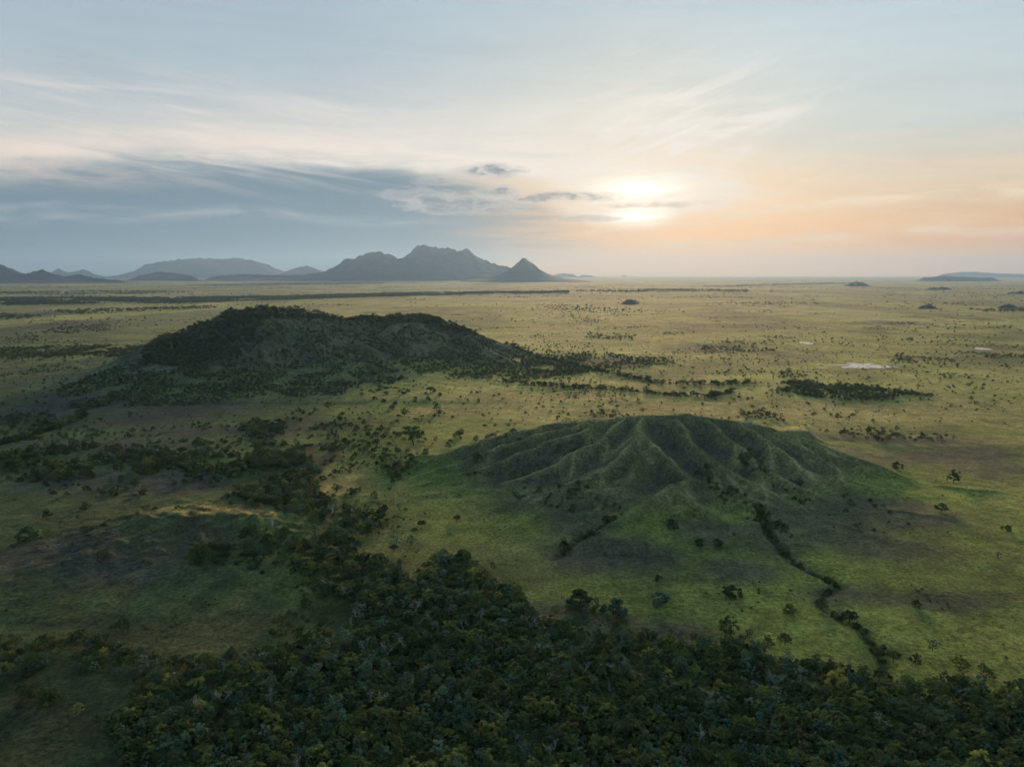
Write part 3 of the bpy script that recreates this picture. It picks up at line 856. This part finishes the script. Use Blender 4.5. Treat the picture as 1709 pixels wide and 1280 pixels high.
SHAPES = {   # seed, radius, crown base, top, clumps, sprays per clump, spray size, flatness, gaps
    'round': (1, 2.9, 1.6, 6.4, 40, 42, 0.27, 0.0, 0.0),
    'broad': (2, 3.7, 2.0, 7.0, 46, 42, 0.29, 0.1, 0.0),
    'tall': (3, 2.5, 2.0, 8.6, 36, 40, 0.27, 0.0, 0.05),
    'loose': (4, 3.1, 1.4, 7.2, 22, 34, 0.26, 0.0, 0.15),
    'flat': (5, 3.8, 2.4, 5.8, 50, 40, 0.34, 0.4, 0.05),
    'bush': (6, 2.0, 0.1, 2.9, 20, 50, 0.30, 0.0, 0.0),
    'scrub': (7, 1.5, 0.1, 1.9, 10, 40, 0.28, 0.1, 0.1)}
CROWN = {}; TRUNK = {}; TOPS = {}
def crown(shape, leaf):
    if (shape, leaf) not in CROWN:
        s = SHAPES[shape]
        CROWN[(shape, leaf)], tops = crown_mesh('crown_%s_%s' % (shape, leaf), s[0] * 13, s[1], s[2], s[3], s[4], s[5], s[6], LEAF[leaf], s[7], s[8])
        TOPS[shape] = tops
    return CROWN[(shape, leaf)]
def trunk(shape):
    if shape not in TRUNK:
        crown(shape, 'dark'); s = SHAPES[shape]
        TRUNK[shape] = trunk_mesh('trunk_' + shape, s[0], max(s[2], .5), TOPS[shape], 0.05 * s[1] + .04, M_BARK)
    return TRUNK[shape]
BARE = [bare_mesh('bare_%d' % k, 40 + k, h, M_PALE) for k, h in enumerate((6.5, 7.5, 5.5))]
def sparse_leaves(k):
    rs = np.random.RandomState(70 + k); t = np.array(BARE[k][1])
    t = np.repeat(t, 3, 0) + rs.normal(size=(len(t) * 3, 3)) * .35
    v, f = quads_cloud(rs, t, rs.normal(size=t.shape), 0.2)
    return mesh_np('sparse_leaves_%d' % k, v, f, [LEAF['pale']], False)
BARE_LEAF = [sparse_leaves(k) for k in range(3)]

def merged(name, a, b):
    """one mesh of crown and trunk, for the masses nobody can count"""
    va = np.zeros(len(a.vertices) * 3, np.float32); a.vertices.foreach_get('co', va)
    vb = np.zeros(len(b.vertices) * 3, np.float32); b.vertices.foreach_get('co', vb)
    la = np.zeros(len(a.loops), np.int32); a.loops.foreach_get('vertex_index', la)
    lb = np.zeros(len(b.loops), np.int32); b.loops.foreach_get('vertex_index', lb)
    me = mesh_np(name, np.concatenate([va, vb]).reshape(-1, 3), np.concatenate([la, lb + len(a.vertices)]).reshape(-1, 4),
                 [a.materials[0], b.materials[0]], False)
    mi = np.concatenate([np.zeros(len(la) // 4, np.int32), np.ones(len(lb) // 4, np.int32)])
    me.polygons.foreach_set('material_index', mi)
    return me

KINDS = [('round', 'dark'), ('broad', 'dark'), ('tall', 'dark'), ('round', 'olive'), ('broad', 'olive'), ('loose', 'brown'), ('tall', 'blue'),
         ('loose', 'blue'), ('flat', 'dark'), ('flat', 'olive'), ('bush', 'dark'), ('bush', 'olive'), ('bush', 'blue'), ('scrub', 'dark'), ('scrub', 'brown'), ('round', 'yellow'), ('loose', 'pale'), 'bare']
WEIGHT_WOOD = [18, 12, 10, 10, 7, 4, 9, 10, 3, 4, 3, 2, 2, 0, 0, 1.1, 3, 4]
WEIGHT_HILL = [14, 10, 3, 4, 2, 3, 1, 1, 4, 1, 14, 4, 2, 4, 2, 0, 0, 0]
WEIGHT_PLAIN = [10, 6, 1, 4, 2, 1, 1, 2, 4, 2, 14, 6, 4, 6, 1, 0, 0, 0.3]
WEIGHT_SCRUB = [2, 0, 0, 1, 0, 1, 0, 0, 1, 0, 14, 8, 5, 16, 7, 0, 0, 0]

# ------------------------------------------------------------------ where things grow
rng = np.random.RandomState(4)
def jitter(x0, x1, y0, y1, s):
    a, b = np.meshgrid(np.arange(x0, x1, s), np.arange(y0, y1, s))
    return (a + rng.uniform(-.5, .5, a.shape) * s).ravel(), (b + rng.uniform(-.5, .5, a.shape) * s).ravel()
def pick(n, w):
    w = np.array(w, float); return rng.choice(len(KINDS), n, p=w / w.sum())
SC = []   # x, y, kind, scale
def scatter(poly, spacing, w, smin, smax, dens=1.0, clump=0.0, cl=40, box=None):
    """plants over an area outlined in the photograph, evenly spaced on the land itself"""
    pp = np.array([on_ground(px, max(py, 470)) for px, py in poly])
    x0, x1 = pp[:, 0].min() - 20, pp[:, 0].max() + 20; y0, y1 = pp[:, 1].min() - 20, pp[:, 1].max() + 20
    if box: x0, x1, y0, y1 = box
    x, y = jitter(x0, x1, y0, y1, spacing)
    wx = x + 6 * fbm(x / 25, y / 25, 2, 801); wy = y + 6 * fbm(x / 25, y / 25, 2, 802)
    px, py, dep = project(wx, wy, land(x, y))
    k = in_poly(px, py, poly)
    if clump: k &= (fbm(x / cl, y / cl, 3, 811) + rng.normal(0, .12, x.shape)) > (0.5 - clump)
    k &= rng.uniform(size=x.shape) < dens
    x, y = x[k], y[k]
    SC.append((x, y, pick(len(x), w), rng.uniform(smin, smax, len(x))))
def along(line, width, spacing, w, smin, smax, dens=1.0):
    pts = [on_ground(*p) for p in line]
    for a, b in zip(pts[:-1], pts[1:]):
        L = np.hypot(*(b - a)); n = max(1, int(L * width * 2 / spacing ** 2 * dens))
        t = rng.uniform(size=n)[:, None]; o = rng.normal(0, width * .55, (n, 2))
        p = a + (b - a) * t + o
        SC.append((p[:, 0], p[:, 1], pick(n, w), rng.uniform(smin, smax, n)))
WOOD = [(488, 950), (520, 925), (600, 940), (640, 935), (700, 968), (735, 935), (790, 935), (835, 985), (880, 1012), (940, 1040), (1060, 1062), (1180, 1088), (1270, 1100),
        (1380, 1118), (1500, 1142), (1600, 1152), (1709, 1162), (1860, 1190), (1860, 1420), (260, 1420), (215, 1290), (195, 1215), (330, 1180), (440, 1110), (500, 1075), (590, 1060), (600, 1015), (520, 1000)]
scatter(WOOD, 2.5, WEIGHT_WOOD, .26, .9, dens=.86)
scatter([(480, 930), (520, 905), (620, 920), (740, 915), (810, 925), (860, 975), (960, 1020), (1080, 1040), (1280, 1075), (1500, 1115), (1709, 1135), (1709, 1165), (1500, 1142), (1270, 1100), (940, 1040), (835, 985), (790, 935), (700, 968), (520, 925)], 4.2, WEIGHT_WOOD, .25, .7, dens=.6, clump=.55, cl=22)
scatter([(400, 890), (500, 900), (600, 960), (600, 1030), (520, 1070), (440, 1060), (470, 980), (390, 950)], 5, WEIGHT_SCRUB, .3, 1.0, dens=.7, clump=.6, cl=25)
scatter([(-150, 1085), (0, 1065), (120, 1070), (240, 1095), (350, 1110), (440, 1085), (470, 1090), (400, 1180), (300, 1210), (180, 1215), (0, 1175), (-150, 1190)], 2.8, WEIGHT_WOOD, .28, .75, dens=.85, clump=.8, cl=30)
scatter([(396, 775), (440, 745), (500, 742), (520, 765), (520, 812), (560, 850), (590, 900), (600, 940), (500, 945), (520, 890), (490, 855), (420, 850), (392, 812)], 3.0, WEIGHT_WOOD, .3, .85, dens=.9, clump=.75)
scatter([(570, 852), (640, 856), (658, 878), (610, 892), (575, 880)], 3.2, WEIGHT_WOOD, .35, .8)
scatter([(400, 890), (470, 880), (510, 900), (500, 960), (440, 960), (390, 930)], 5.0, WEIGHT_WOOD, .5, 1.0, dens=.75, clump=.6)
scatter([(315, 905), (370, 905), (375, 945), (320, 945)], 3.4, WEIGHT_HILL, .4, .8)
scatter([(840, 1010), (1250, 1080), (1650, 1140), (1709, 1150), (1709, 1130), (1250, 1060), (940, 1015), (850, 985)], 7, WEIGHT_WOOD, .4, .9, dens=.5, clump=.5)
scatter([(-60, 755), (140, 742), (300, 748), (420, 755), (400, 800), (240, 790), (80, 805), (-60, 800)], 4.6, WEIGHT_SCRUB, .5, 1.3, dens=.8, clump=.66, cl=45)
scatter([(0, 760), (140, 750), (300, 755), (420, 765), (400, 800), (240, 790), (80, 800), (0, 790)], 6, WEIGHT_PLAIN, .3, .8, dens=.8, clump=.55, cl=45)
scatter([(540, 745), (560, 705), (640, 720), (700, 725), (720, 745), (700, 790), (660, 800), (610, 790), (560, 760)], 4.8, WEIGHT_PLAIN, .3, .8, dens=.8, clump=.6, cl=45)
scatter([(730, 790), (790, 760), (870, 735), (960, 715), (990, 720), (870, 775), (820, 800), (740, 815)], 7, WEIGHT_SCRUB, .7, 1.4, dens=.7, clump=.45, cl=40)
scatter([(420, 700), (470, 708), (475, 728), (440, 735), (400, 720)], 5, WEIGHT_PLAIN, .5, .95, dens=.7)
scatter([(700, 740), (790, 715), (870, 705), (860, 735), (780, 745), (720, 755)], 7, WEIGHT_PLAIN, .4, .9, dens=.6, clump=.5)
scatter([(0, 700), (200, 720), (420, 700), (560, 680), (640, 720), (700, 780), (600, 840), (480, 860), (300, 830), (100, 840), (0, 820)], 6.0, WEIGHT_SCRUB, .35, 1.1, dens=.6, clump=.46, cl=35)
# the big wooded hill
scatter([(235, 605), (245, 580), (300, 540), (350, 515), (440, 495), (500, 500), (575, 512), (560, 532), (500, 532), (440, 532), (425, 565), (400, 595), (300, 612)], 3.2, WEIGHT_HILL, .4, .85, dens=.95, box=BOX_A)
scatter([(560, 536), (600, 515), (690, 508), (740, 518), (800, 560), (760, 556), (700, 540), (640, 540)], 3.2, WEIGHT_HILL, .4, .85, dens=.95, box=BOX_A)
scatter([(500, 530), (570, 525), (700, 530), (800, 560), (880, 600), (1000, 620), (850, 640), (700, 628), (660, 600), (600, 570)], 3.9, WEIGHT_HILL, .25, .65, dens=.85, clump=.8, cl=60, box=BOX_A)
scatter([(90, 650), (250, 590), (400, 545), (450, 550), (470, 580), (560, 620), (600, 640), (560, 665), (400, 665), (250, 690), (130, 690)], 3.8, WEIGHT_SCRUB, .3, .9, dens=.85, clump=.75, cl=50, box=BOX_A)
scatter([(430, 530), (520, 530), (620, 590), (700, 640), (640, 650), (540, 610), (440, 560)], 4.2, WEIGHT_SCRUB, .4, 1.0, dens=.8, clump=.8, cl=40, box=BOX_A)
scatter([(600, 640), (700, 650), (790, 660), (840, 690), (700, 700), (600, 680)], 11, WEIGHT_SCRUB, .7, 1.4, dens=.5, clump=.5)
# gullies of the bare hill
scatter([(1120, 740), (1190, 790), (1250, 830), (1300, 870), (1340, 900), (1280, 890), (1210, 850), (1170, 800)], 2.8, WEIGHT_SCRUB, .3, .85, dens=.7, clump=.62, cl=14, box=BOX_B)
scatter([(1230, 750), (1290, 790), (1360, 830), (1340, 840), (1280, 810), (1230, 770)], 3.0, WEIGHT_SCRUB, .4, .9, dens=.7, clump=.55, cl=14, box=BOX_B)
scatter([(830, 790), (900, 800), (1000, 810), (1060, 850), (1000, 880), (940, 850), (830, 830)], 4.5, WEIGHT_SCRUB, .3, .8, dens=.5, clump=.5, cl=18, box=BOX_B)
scatter([(1320, 800), (1420, 820), (1500, 860), (1560, 900), (1460, 890), (1360, 850)], 5, WEIGHT_SCRUB, .3, .7, dens=.4, clump=.4, cl=18, box=BOX_B)
scatter([(900, 720), (1000, 715), (1000, 760), (900, 800), (820, 800)], 5, WEIGHT_SCRUB, .4, 1.0, dens=.5, clump=.45, cl=18, box=BOX_B)
along(CREEKS[0], 1.7, 2.2, WEIGHT_SCRUB, .35, .9, .7); along(CREEKS[1], 2, 2.6, WEIGHT_SCRUB, .4, 1.0, .7)
along(CREEKS[2], 5, 4, WEIGHT_PLAIN, .6, 1.1); along(CREEKS[3], 5, 3.4, WEIGHT_PLAIN, .35, .9); along(CREEKS[4], 6, 4.0, WEIGHT_PLAIN, .35, .9)
# thickets and tree lines of the plain
for poly, sp in (([(1260, 640), (1330, 636), (1420, 643), (1520, 655), (1560, 662), (1490, 668), (1400, 668), (1310, 657)], 4.6),
                 ([(1300, 615), (1340, 620), (1345, 632), (1300, 632)], 10), ([(1170, 578), (1290, 582), (1290, 589), (1170, 585)], 9), ([(1500, 590), (1590, 600), (1580, 610), (1480, 606)], 10),
                 ([(0, 583), (120, 577), (250, 577), (255, 597), (120, 595), (0, 603)], 6.5), ([(90, 548), (180, 540), (190, 552), (60, 562)], 12), ([(0, 560), (60, 556), (70, 572), (0, 572)], 14),
                 ([(860, 585), (1000, 590), (1120, 600), (1130, 608), (960, 625), (880, 620)], 8), ([(980, 555), (1060, 560), (1060, 567), (985, 567)], 12), ([(1600, 588), (1709, 590), (1709, 597), (1610, 598)], 10),
                 ([(1420, 715), (1560, 722), (1600, 735), (1480, 738), (1380, 725)], 8), ([(1230, 690), (1290, 688), (1300, 700), (1240, 700)], 7), ([(975, 690), (1040, 690), (1050, 699), (980, 699)], 8),
                 ([(-60, 700), (60, 690), (130, 702), (60, 730), (-60, 760)], 7.5)):
    scatter(poly, sp * .75, WEIGHT_PLAIN, .3, .8, dens=.85, clump=.75, cl=60)
FARW = [6, 10, 1, 0, 1, 0, 0, 0, 8, 1, 4, 0, 0, 0, 0, 0, 0, 0]
for poly, sp in (([(-200, 494), (0, 498), (300, 497), (450, 495), (700, 489), (950, 486), (950, 489), (700, 494), (480, 501), (300, 507), (0, 510), (-200, 510)], 15),
                 ([(0, 522), (150, 518), (360, 512), (360, 515), (170, 523), (60, 532), (0, 536)], 22), ([(950, 486), (1100, 483), (1250, 484), (1250, 488), (1050, 489)], 30),
                 ([(300, 477), (520, 472), (640, 472), (640, 474), (420, 478)], 45), ([(0, 488), (200, 486), (330, 488), (200, 492), (0, 493)], 34), ([(1600, 516), (1709, 517), (1709, 521), (1640, 521)], 18),
                 ([(1140, 480), (1300, 474), (1420, 472), (1420, 474), (1250, 478)], 45)):
    scatter(poly, sp, FARW, 1.0, 1.7, dens=.9, clump=.78, cl=330)
# scattered savanna trees
def savanna(y0, y1, spacing, thr, cl, smin, smax, w=WEIGHT_PLAIN):
    half = y1 * 0.82
    x, y = jitter(-half, half, y0, y1, spacing)
    k = np.abs(x) < y * 0.80
    d = fbm(x / cl, y / cl, 4, 850)
    k &= rng.uniform(size=x.shape) < sstep(d, thr - .5, thr + .45)
    x, y = x[k], y[k]
    # keep the grassy shoulder right of the wood open
    open_ = ((x > -30) & (y < 640) & (smax > .4) & (rng.uniform(size=x.shape) < .93))
    x, y = x[~open_], y[~open_]
    SC.append((x, y, pick(len(x), w), rng.uniform(smin, smax, len(x))))
savanna(300, 700, 12, .45, 90, .25, .7)
savanna(190, 480, 4.5, .55, 45, .10, .26, WEIGHT_SCRUB)
savanna(700, 1500, 17, .45, 220, .25, .75)
savanna(1500, 3600, 44, .35, 500, .5, 1.0)
savanna(3600, 9000, 120, .3, 1100, .8, 1.5, FARW)
savanna(620, 1300, 22, -.1, 300, .25, .8, WEIGHT_SCRUB)
savanna(700, 2600, 9, .72, 150, .2, .6)
savanna(640, 2200, 15, .1, 60, .16, .42, WEIGHT_SCRUB)
savanna(2600, 8000, 26, .7, 520, .4, 1.0, FARW)
sx = np.concatenate([s[0] for s in SC]); sy = np.concatenate([s[1] for s in SC])
sk = np.concatenate([s[2] for s in SC]); ss = np.concatenate([s[3] for s in SC])
sz = land(sx, sy)
srot = rng.uniform(0, 2 * math.pi, len(sx))
spx, spy, sdep = project(sx, sy, sz)

# the nearest trees and bushes stand as things of their own, the rest is one mass
NAMES = {'round': 'tree', 'broad': 'tree', 'tall': 'tree', 'loose': 'tree', 'flat': 'tree', 'bush': 'bush', 'scrub': 'bush'}
HUE = {'dark': 'dark green', 'olive': 'olive green', 'blue': 'bluish green', 'brown': 'brownish', 'yellow': 'bright yellow green', 'pale': 'pale green'}
FORM = {'round': 'round crowned', 'broad': 'broad crowned', 'tall': 'tall narrow', 'loose': 'loose ragged', 'flat': 'flat topped', 'bush': 'low', 'scrub': 'small low'}
def plant(kind, x, y, z, s, rot, label, group=None, cat=None):
    if kind == 'bare':
        k = int(abs(x * 7 + y * 3)) % 3
        root = bpy.data.objects.new('bare_tree', None); c, t = BARE_LEAF[k], BARE[k][0]; names = ('crown', 'trunk'); ct = 'tree'
    else:
        nm = NAMES[kind[0]]
        root = bpy.data.objects.new(nm, None); c, t = crown(*kind), trunk(kind[0]); ct = nm
        names = ('crown', 'trunk') if nm == 'tree' else ('foliage', 'stem')
    COL.objects.link(root)
    root.location = (x, y, z); root.rotation_euler = (0, 0, rot); root.scale = (s, s, s)
    root.empty_display_size = 0.5
    tag(root, label, cat or ct, group)
    link(names[0], c, root); link(names[1], t, root)
    return root
def where(px, py):
    row = 'bottom edge' if py > 1235 else 'front rows' if py > 1200 else 'middle rows'
    sec = ['left flank', 'left part', 'centre', 'right part', 'right flank'][int(min(4, max(0, px // 342)))]
    return row, sec
taken = np.zeros(len(sx), bool)
# lone plants singled out in the photograph: pixel of the foot, height in pixels, kind, label
LONE = [
    (968, 1010, 26, ('bush', 'dark'), 'dark bush on the slope just above the wood edge, left of the grey bush'),
    (1024, 1026, 24, ('bush', 'blue'), 'spreading grey green bush on the open slope above the wood'),
    (1101, 1008, 18, ('bush', 'blue'), 'neat blue green bush alone on the slope below the ribbed hill'),
    (1222, 996, 17, ('bush', 'dark'), 'small bush on the open slope left of the winding gully'),
    (1213, 1058, 28, ('round', 'dark'), 'dark round tree on the open slope just above the wood'),
    (1318, 1022, 13, ('bush', 'olive'), 'tiny bush on the slope left of the gully bend'),
    (1556, 1086, 20, ('loose', 'blue'), 'spindly pale green tree on the grass right of the gully'),
    (1592, 806, 20, ('round', 'dark'), 'dark tree alone at the right foot of the ribbed hill'),
    (1572, 852, 11, ('bush', 'dark'), 'small bush on the right grass below the lone dark tree'),
    (1680, 886, 9, ('bush', 'dark'), 'small dark bush by the right edge on the grass'),
    (1666, 932, 12, ('loose', 'dark'), 'ragged small tree by the right edge above a plain grass slope'),
    (1528, 1012, 10, ('bush', 'olive'), 'small olive bush right of the gully bend'),
    (1120, 880, 12, ('bush', 'dark'), 'dark bush at the front foot of the ribbed hill'),
    (1167, 910, 10, ('bush', 'dark'), 'left of two small bushes below the ribbed hill'),
    (1197, 911, 10, ('bush', 'dark'), 'right of two small bushes below the ribbed hill'),
    (1098, 968, 8, ('scrub', 'dark'), 'tiny shrub in the middle of the front slope'),
    (660, 915, 24, ('loose', 'blue'), 'pale blue green tree at the grass edge, left of a pair'),
    (686, 912, 20, ('loose', 'blue'), 'pale blue green tree at the grass edge, right of a pair'),
    (736, 950, 34, ('tall', 'blue'), 'tall blue green tree sticking out of the wood edge'),
    (690, 742, 30, ('broad', 'dark'), 'large dark tree in the valley between the two hills'),
    (79, 866, 16, ('round', 'dark'), 'small dark tree alone on the left grass above the swell'),
    (143, 850, 10, ('bush', 'dark'), 'small bush right of the lone dark tree on the left grass'),
    (48, 900, 24, ('bush', 'dark'), 'dark bush at the left end of the golden crest'),
    (323, 802, 22, ('round', 'dark'), 'dark round tree below the scrub belt on the left'),
    (205, 1055, 26, ('round', 'dark'), 'dark tree on the dim grass in front of the low swell'),
    (292, 1040, 26, ('tall', 'dark'), 'slim dark tree on the dim grass right of a darker one'),
    (330, 1005, 16, ('loose', 'blue'), 'pale small tree at the foot of the low swell'),
    (432, 1002, 16, ('loose', 'blue'), 'pale small tree on the dim grass near the wood'),
    (1395, 1152, 34, ('round', 'yellow'), 'rounded yellow green tree standing out of the right part of the wood'),
    (1497, 782, 10, ('bush', 'dark'), 'small bush on the right toe of the ribbed hill'),
    (1398, 700, 10, ('round', 'dark'), 'dark tree on the golden plain behind the ribbed hill'),
    (1518, 572, 9, ('broad', 'dark'), 'dark clump of tree alone on the plain right of the ponds'),
]
for (px, py, hp, kind, lab) in LONE:
    d = pix_dir(px, py); t = np.linspace(120, 1800, 6000)
    P_ = d[None, :] * t[:, None]; hz = land(P_[:, 0], P_[:, 1]); under = np.nonzero(P_[:, 2] + CAM_H < hz)[0]
    p = P_[under[0]]; dep = p[1] * CP + (CAM_H - hz[under[0]]) * SP
    hm = hp * dep / FPX; s = min(2.2, max(.35, hm / (SHAPES[kind[0]][3] * 0.97)))
    plant(kind, p[0], p[1], hz[under[0]], s, rng.uniform(0, 6.28), lab, 'lone trees and bushes on the grass')
    taken |= np.hypot(sx - p[0], sy - p[1]) < SHAPES[kind[0]][1] * s * 1.1
inview = (spx > -10) & (spx < 1720) & (spy < 1300) & (sdep > 10) & ~taken
size = np.array([6.0 if k == 'bare' else SHAPES[k[0]][3] for k in KINDS])[sk] * ss / sdep * inview
is_tree = np.array([k == 'bare' or NAMES[k[0]] == 'tree' for k in KINDS])[sk]
order = np.argsort(-size)
n_tree = n_bush = 0
special = np.array([k == 'bare' or k[1] == 'yellow' for k in KINDS])[sk]
chosen = []
for i in order[:3000]:
    if is_tree[i]:
        if n_tree < 268: n_tree += 1
        else: continue
    else:
        if n_bush < 60: n_bush += 1
        else: continue
    chosen.append(i)
ORD = 'first second third fourth fifth sixth seventh eighth ninth tenth eleventh twelfth thirteenth fourteenth fifteenth sixteenth seventeenth eighteenth nineteenth twentieth'.split()
byl = {}
for i in chosen:
    k = KINDS[sk[i]]; row, sec = where(spx[i], spy[i])
    what = 'pale bare limbed tree' if k == 'bare' else '%s %s %s' % (FORM[k[0]], HUE[k[1]], NAMES[k[0]])
    byl.setdefault((what, row, sec), []).append(i)
for (what, row, sec), ids in byl.items():
    ids.sort(key=lambda j: spx[j])
    for n, i in enumerate(ids):
        lab = '%s, %s of the wood, %s' % (what, row, sec)
        if len(ids) > 1: lab += ', %s from left' % ORD[min(n, 19)]
        plant(KINDS[sk[i]], sx[i], sy[i], sz[i], ss[i], srot[i], lab, 'trees and bushes in the near rows of the wood')
        taken[i] = True

# everything farther off: one mass, placed by geometry nodes
TEMPL = []
for i, k in enumerate(KINDS):
    if k == 'bare': m_ = merged('mass_bare', BARE_LEAF[0], BARE[0][0])
    else: m_ = merged('mass_%s_%s' % k, crown(*k), trunk(k[0]))
    TEMPL.append(bpy.data.objects.new('model_%d' % i, m_))
def mass(name, sel, label, cat):
    idx = np.nonzero(sel)[0]
    me = bpy.data.meshes.new(name); me.vertices.add(len(idx))
    me.vertices.foreach_set('co', np.stack([sx[idx], sy[idx], sz[idx] - 0.1], 1).astype(np.float32).ravel())
    for nm, tp, val in (('kind_id', 'INT', sk[idx].astype(np.int32)), ('size', 'FLOAT', ss[idx].astype(np.float32)), ('turn', 'FLOAT', srot[idx].astype(np.float32))):
        a = me.attributes.new(nm, tp, 'POINT'); a.data.foreach_set('value', val)
    o = link(name, me)
    ng = bpy.data.node_groups.new(name, 'GeometryNodeTree')
    ng.interface.new_socket('Geometry', in_out='INPUT', socket_type='NodeSocketGeometry')
    ng.interface.new_socket('Geometry', in_out='OUTPUT', socket_type='NodeSocketGeometry')
    N = ng.nodes; L = ng.links
    gi = N.new('NodeGroupInput'); go = N.new('NodeGroupOutput'); jn = N.new('GeometryNodeJoinGeometry')
    def attr(nm, tp):
        n = N.new('GeometryNodeInputNamedAttribute'); n.data_type = tp; n.inputs['Name'].default_value = nm
        return n.outputs['Attribute']
    kid = attr('kind_id', 'INT'); sz_ = attr('size', 'FLOAT'); tr = attr('turn', 'FLOAT')
    cx = N.new('ShaderNodeCombineXYZ'); L.new(tr, cx.inputs[2])
    for i in sorted(set(sk[idx].tolist())):
        cmp_ = N.new('FunctionNodeCompare'); cmp_.data_type = 'INT'; cmp_.operation = 'EQUAL'
        ins = [s for s in cmp_.inputs if s.type == 'INT']
        L.new(kid, ins[0]); ins[1].default_value = i
        oi = N.new('GeometryNodeObjectInfo'); oi.inputs['Object'].default_value = TEMPL[i]; oi.inputs['As Instance'].default_value = True
        ip = N.new('GeometryNodeInstanceOnPoints')
        L.new(gi.outputs[0], ip.inputs['Points']); L.new(cmp_.outputs[0], ip.inputs['Selection']); L.new(oi.outputs['Geometry'], ip.inputs['Instance'])
        L.new(cx.outputs[0], ip.inputs['Rotation']); L.new(sz_, ip.inputs['Scale'])
        L.new(ip.outputs[0], jn.inputs[0])
    L.new(jn.outputs[0], go.inputs[0])
    md = o.modifiers.new('scatter', 'NODES'); md.node_group = ng
    tag(o, label, cat, kind='stuff')
    return o
wood_m = in_poly(spx, spy, WOOD) & ~taken
hill_m = in_box(sx, sy, BOX_A) & (land(sx, sy) - base_h(sx, sy) > 4) & ~taken & ~wood_m
mass('woodland', wood_m, 'dense dark woodland behind the front rows of trees', 'woodland')
mass('hill_scrub', hill_m, 'dark trees and scrub covering the big left hill', 'scrub')
mass('savanna_trees', ~(wood_m | hill_m | taken), 'scattered trees, thickets and tree lines over the far plain', 'trees')
print('PLANTS', len(sx), 'things', len(chosen) + len(LONE), 'wood', wood_m.sum(), 'hill', hill_m.sum())

# ------------------------------------------------------------------ evening haze over the whole plain
def haze():
    lo, hi = -16.0, 1150.0
    xs = (-46000, 46000); ys = (-10000, 46000)
    v = [(x, y, z) for z in (lo, hi) for y in ys for x in xs]
    q_ = [(0, 2, 3, 1), (4, 5, 7, 6), (0, 1, 5, 4), (2, 6, 7, 3), (0, 4, 6, 2), (1, 3, 7, 5)]
    m, q = new_mat('evening_haze')
    vol = q.new('ShaderNodeVolumePrincipled')
    vol.inputs['Color'].default_value = (0.29, 0.49, 0.78, 1)
    vol.inputs['Density'].default_value = HAZE
    vol.inputs['Anisotropy'].default_value = 0.4
    o = q.new('ShaderNodeOutputMaterial'); q.t.links.new(vol.outputs[0], o.inputs['Volume'])
    ob = link('haze', mesh_np('haze', v, q_, [m], False))
    tag(ob, 'pale evening haze lying over the whole plain', 'haze', kind='stuff')
HAZE = 3.1e-5
haze()
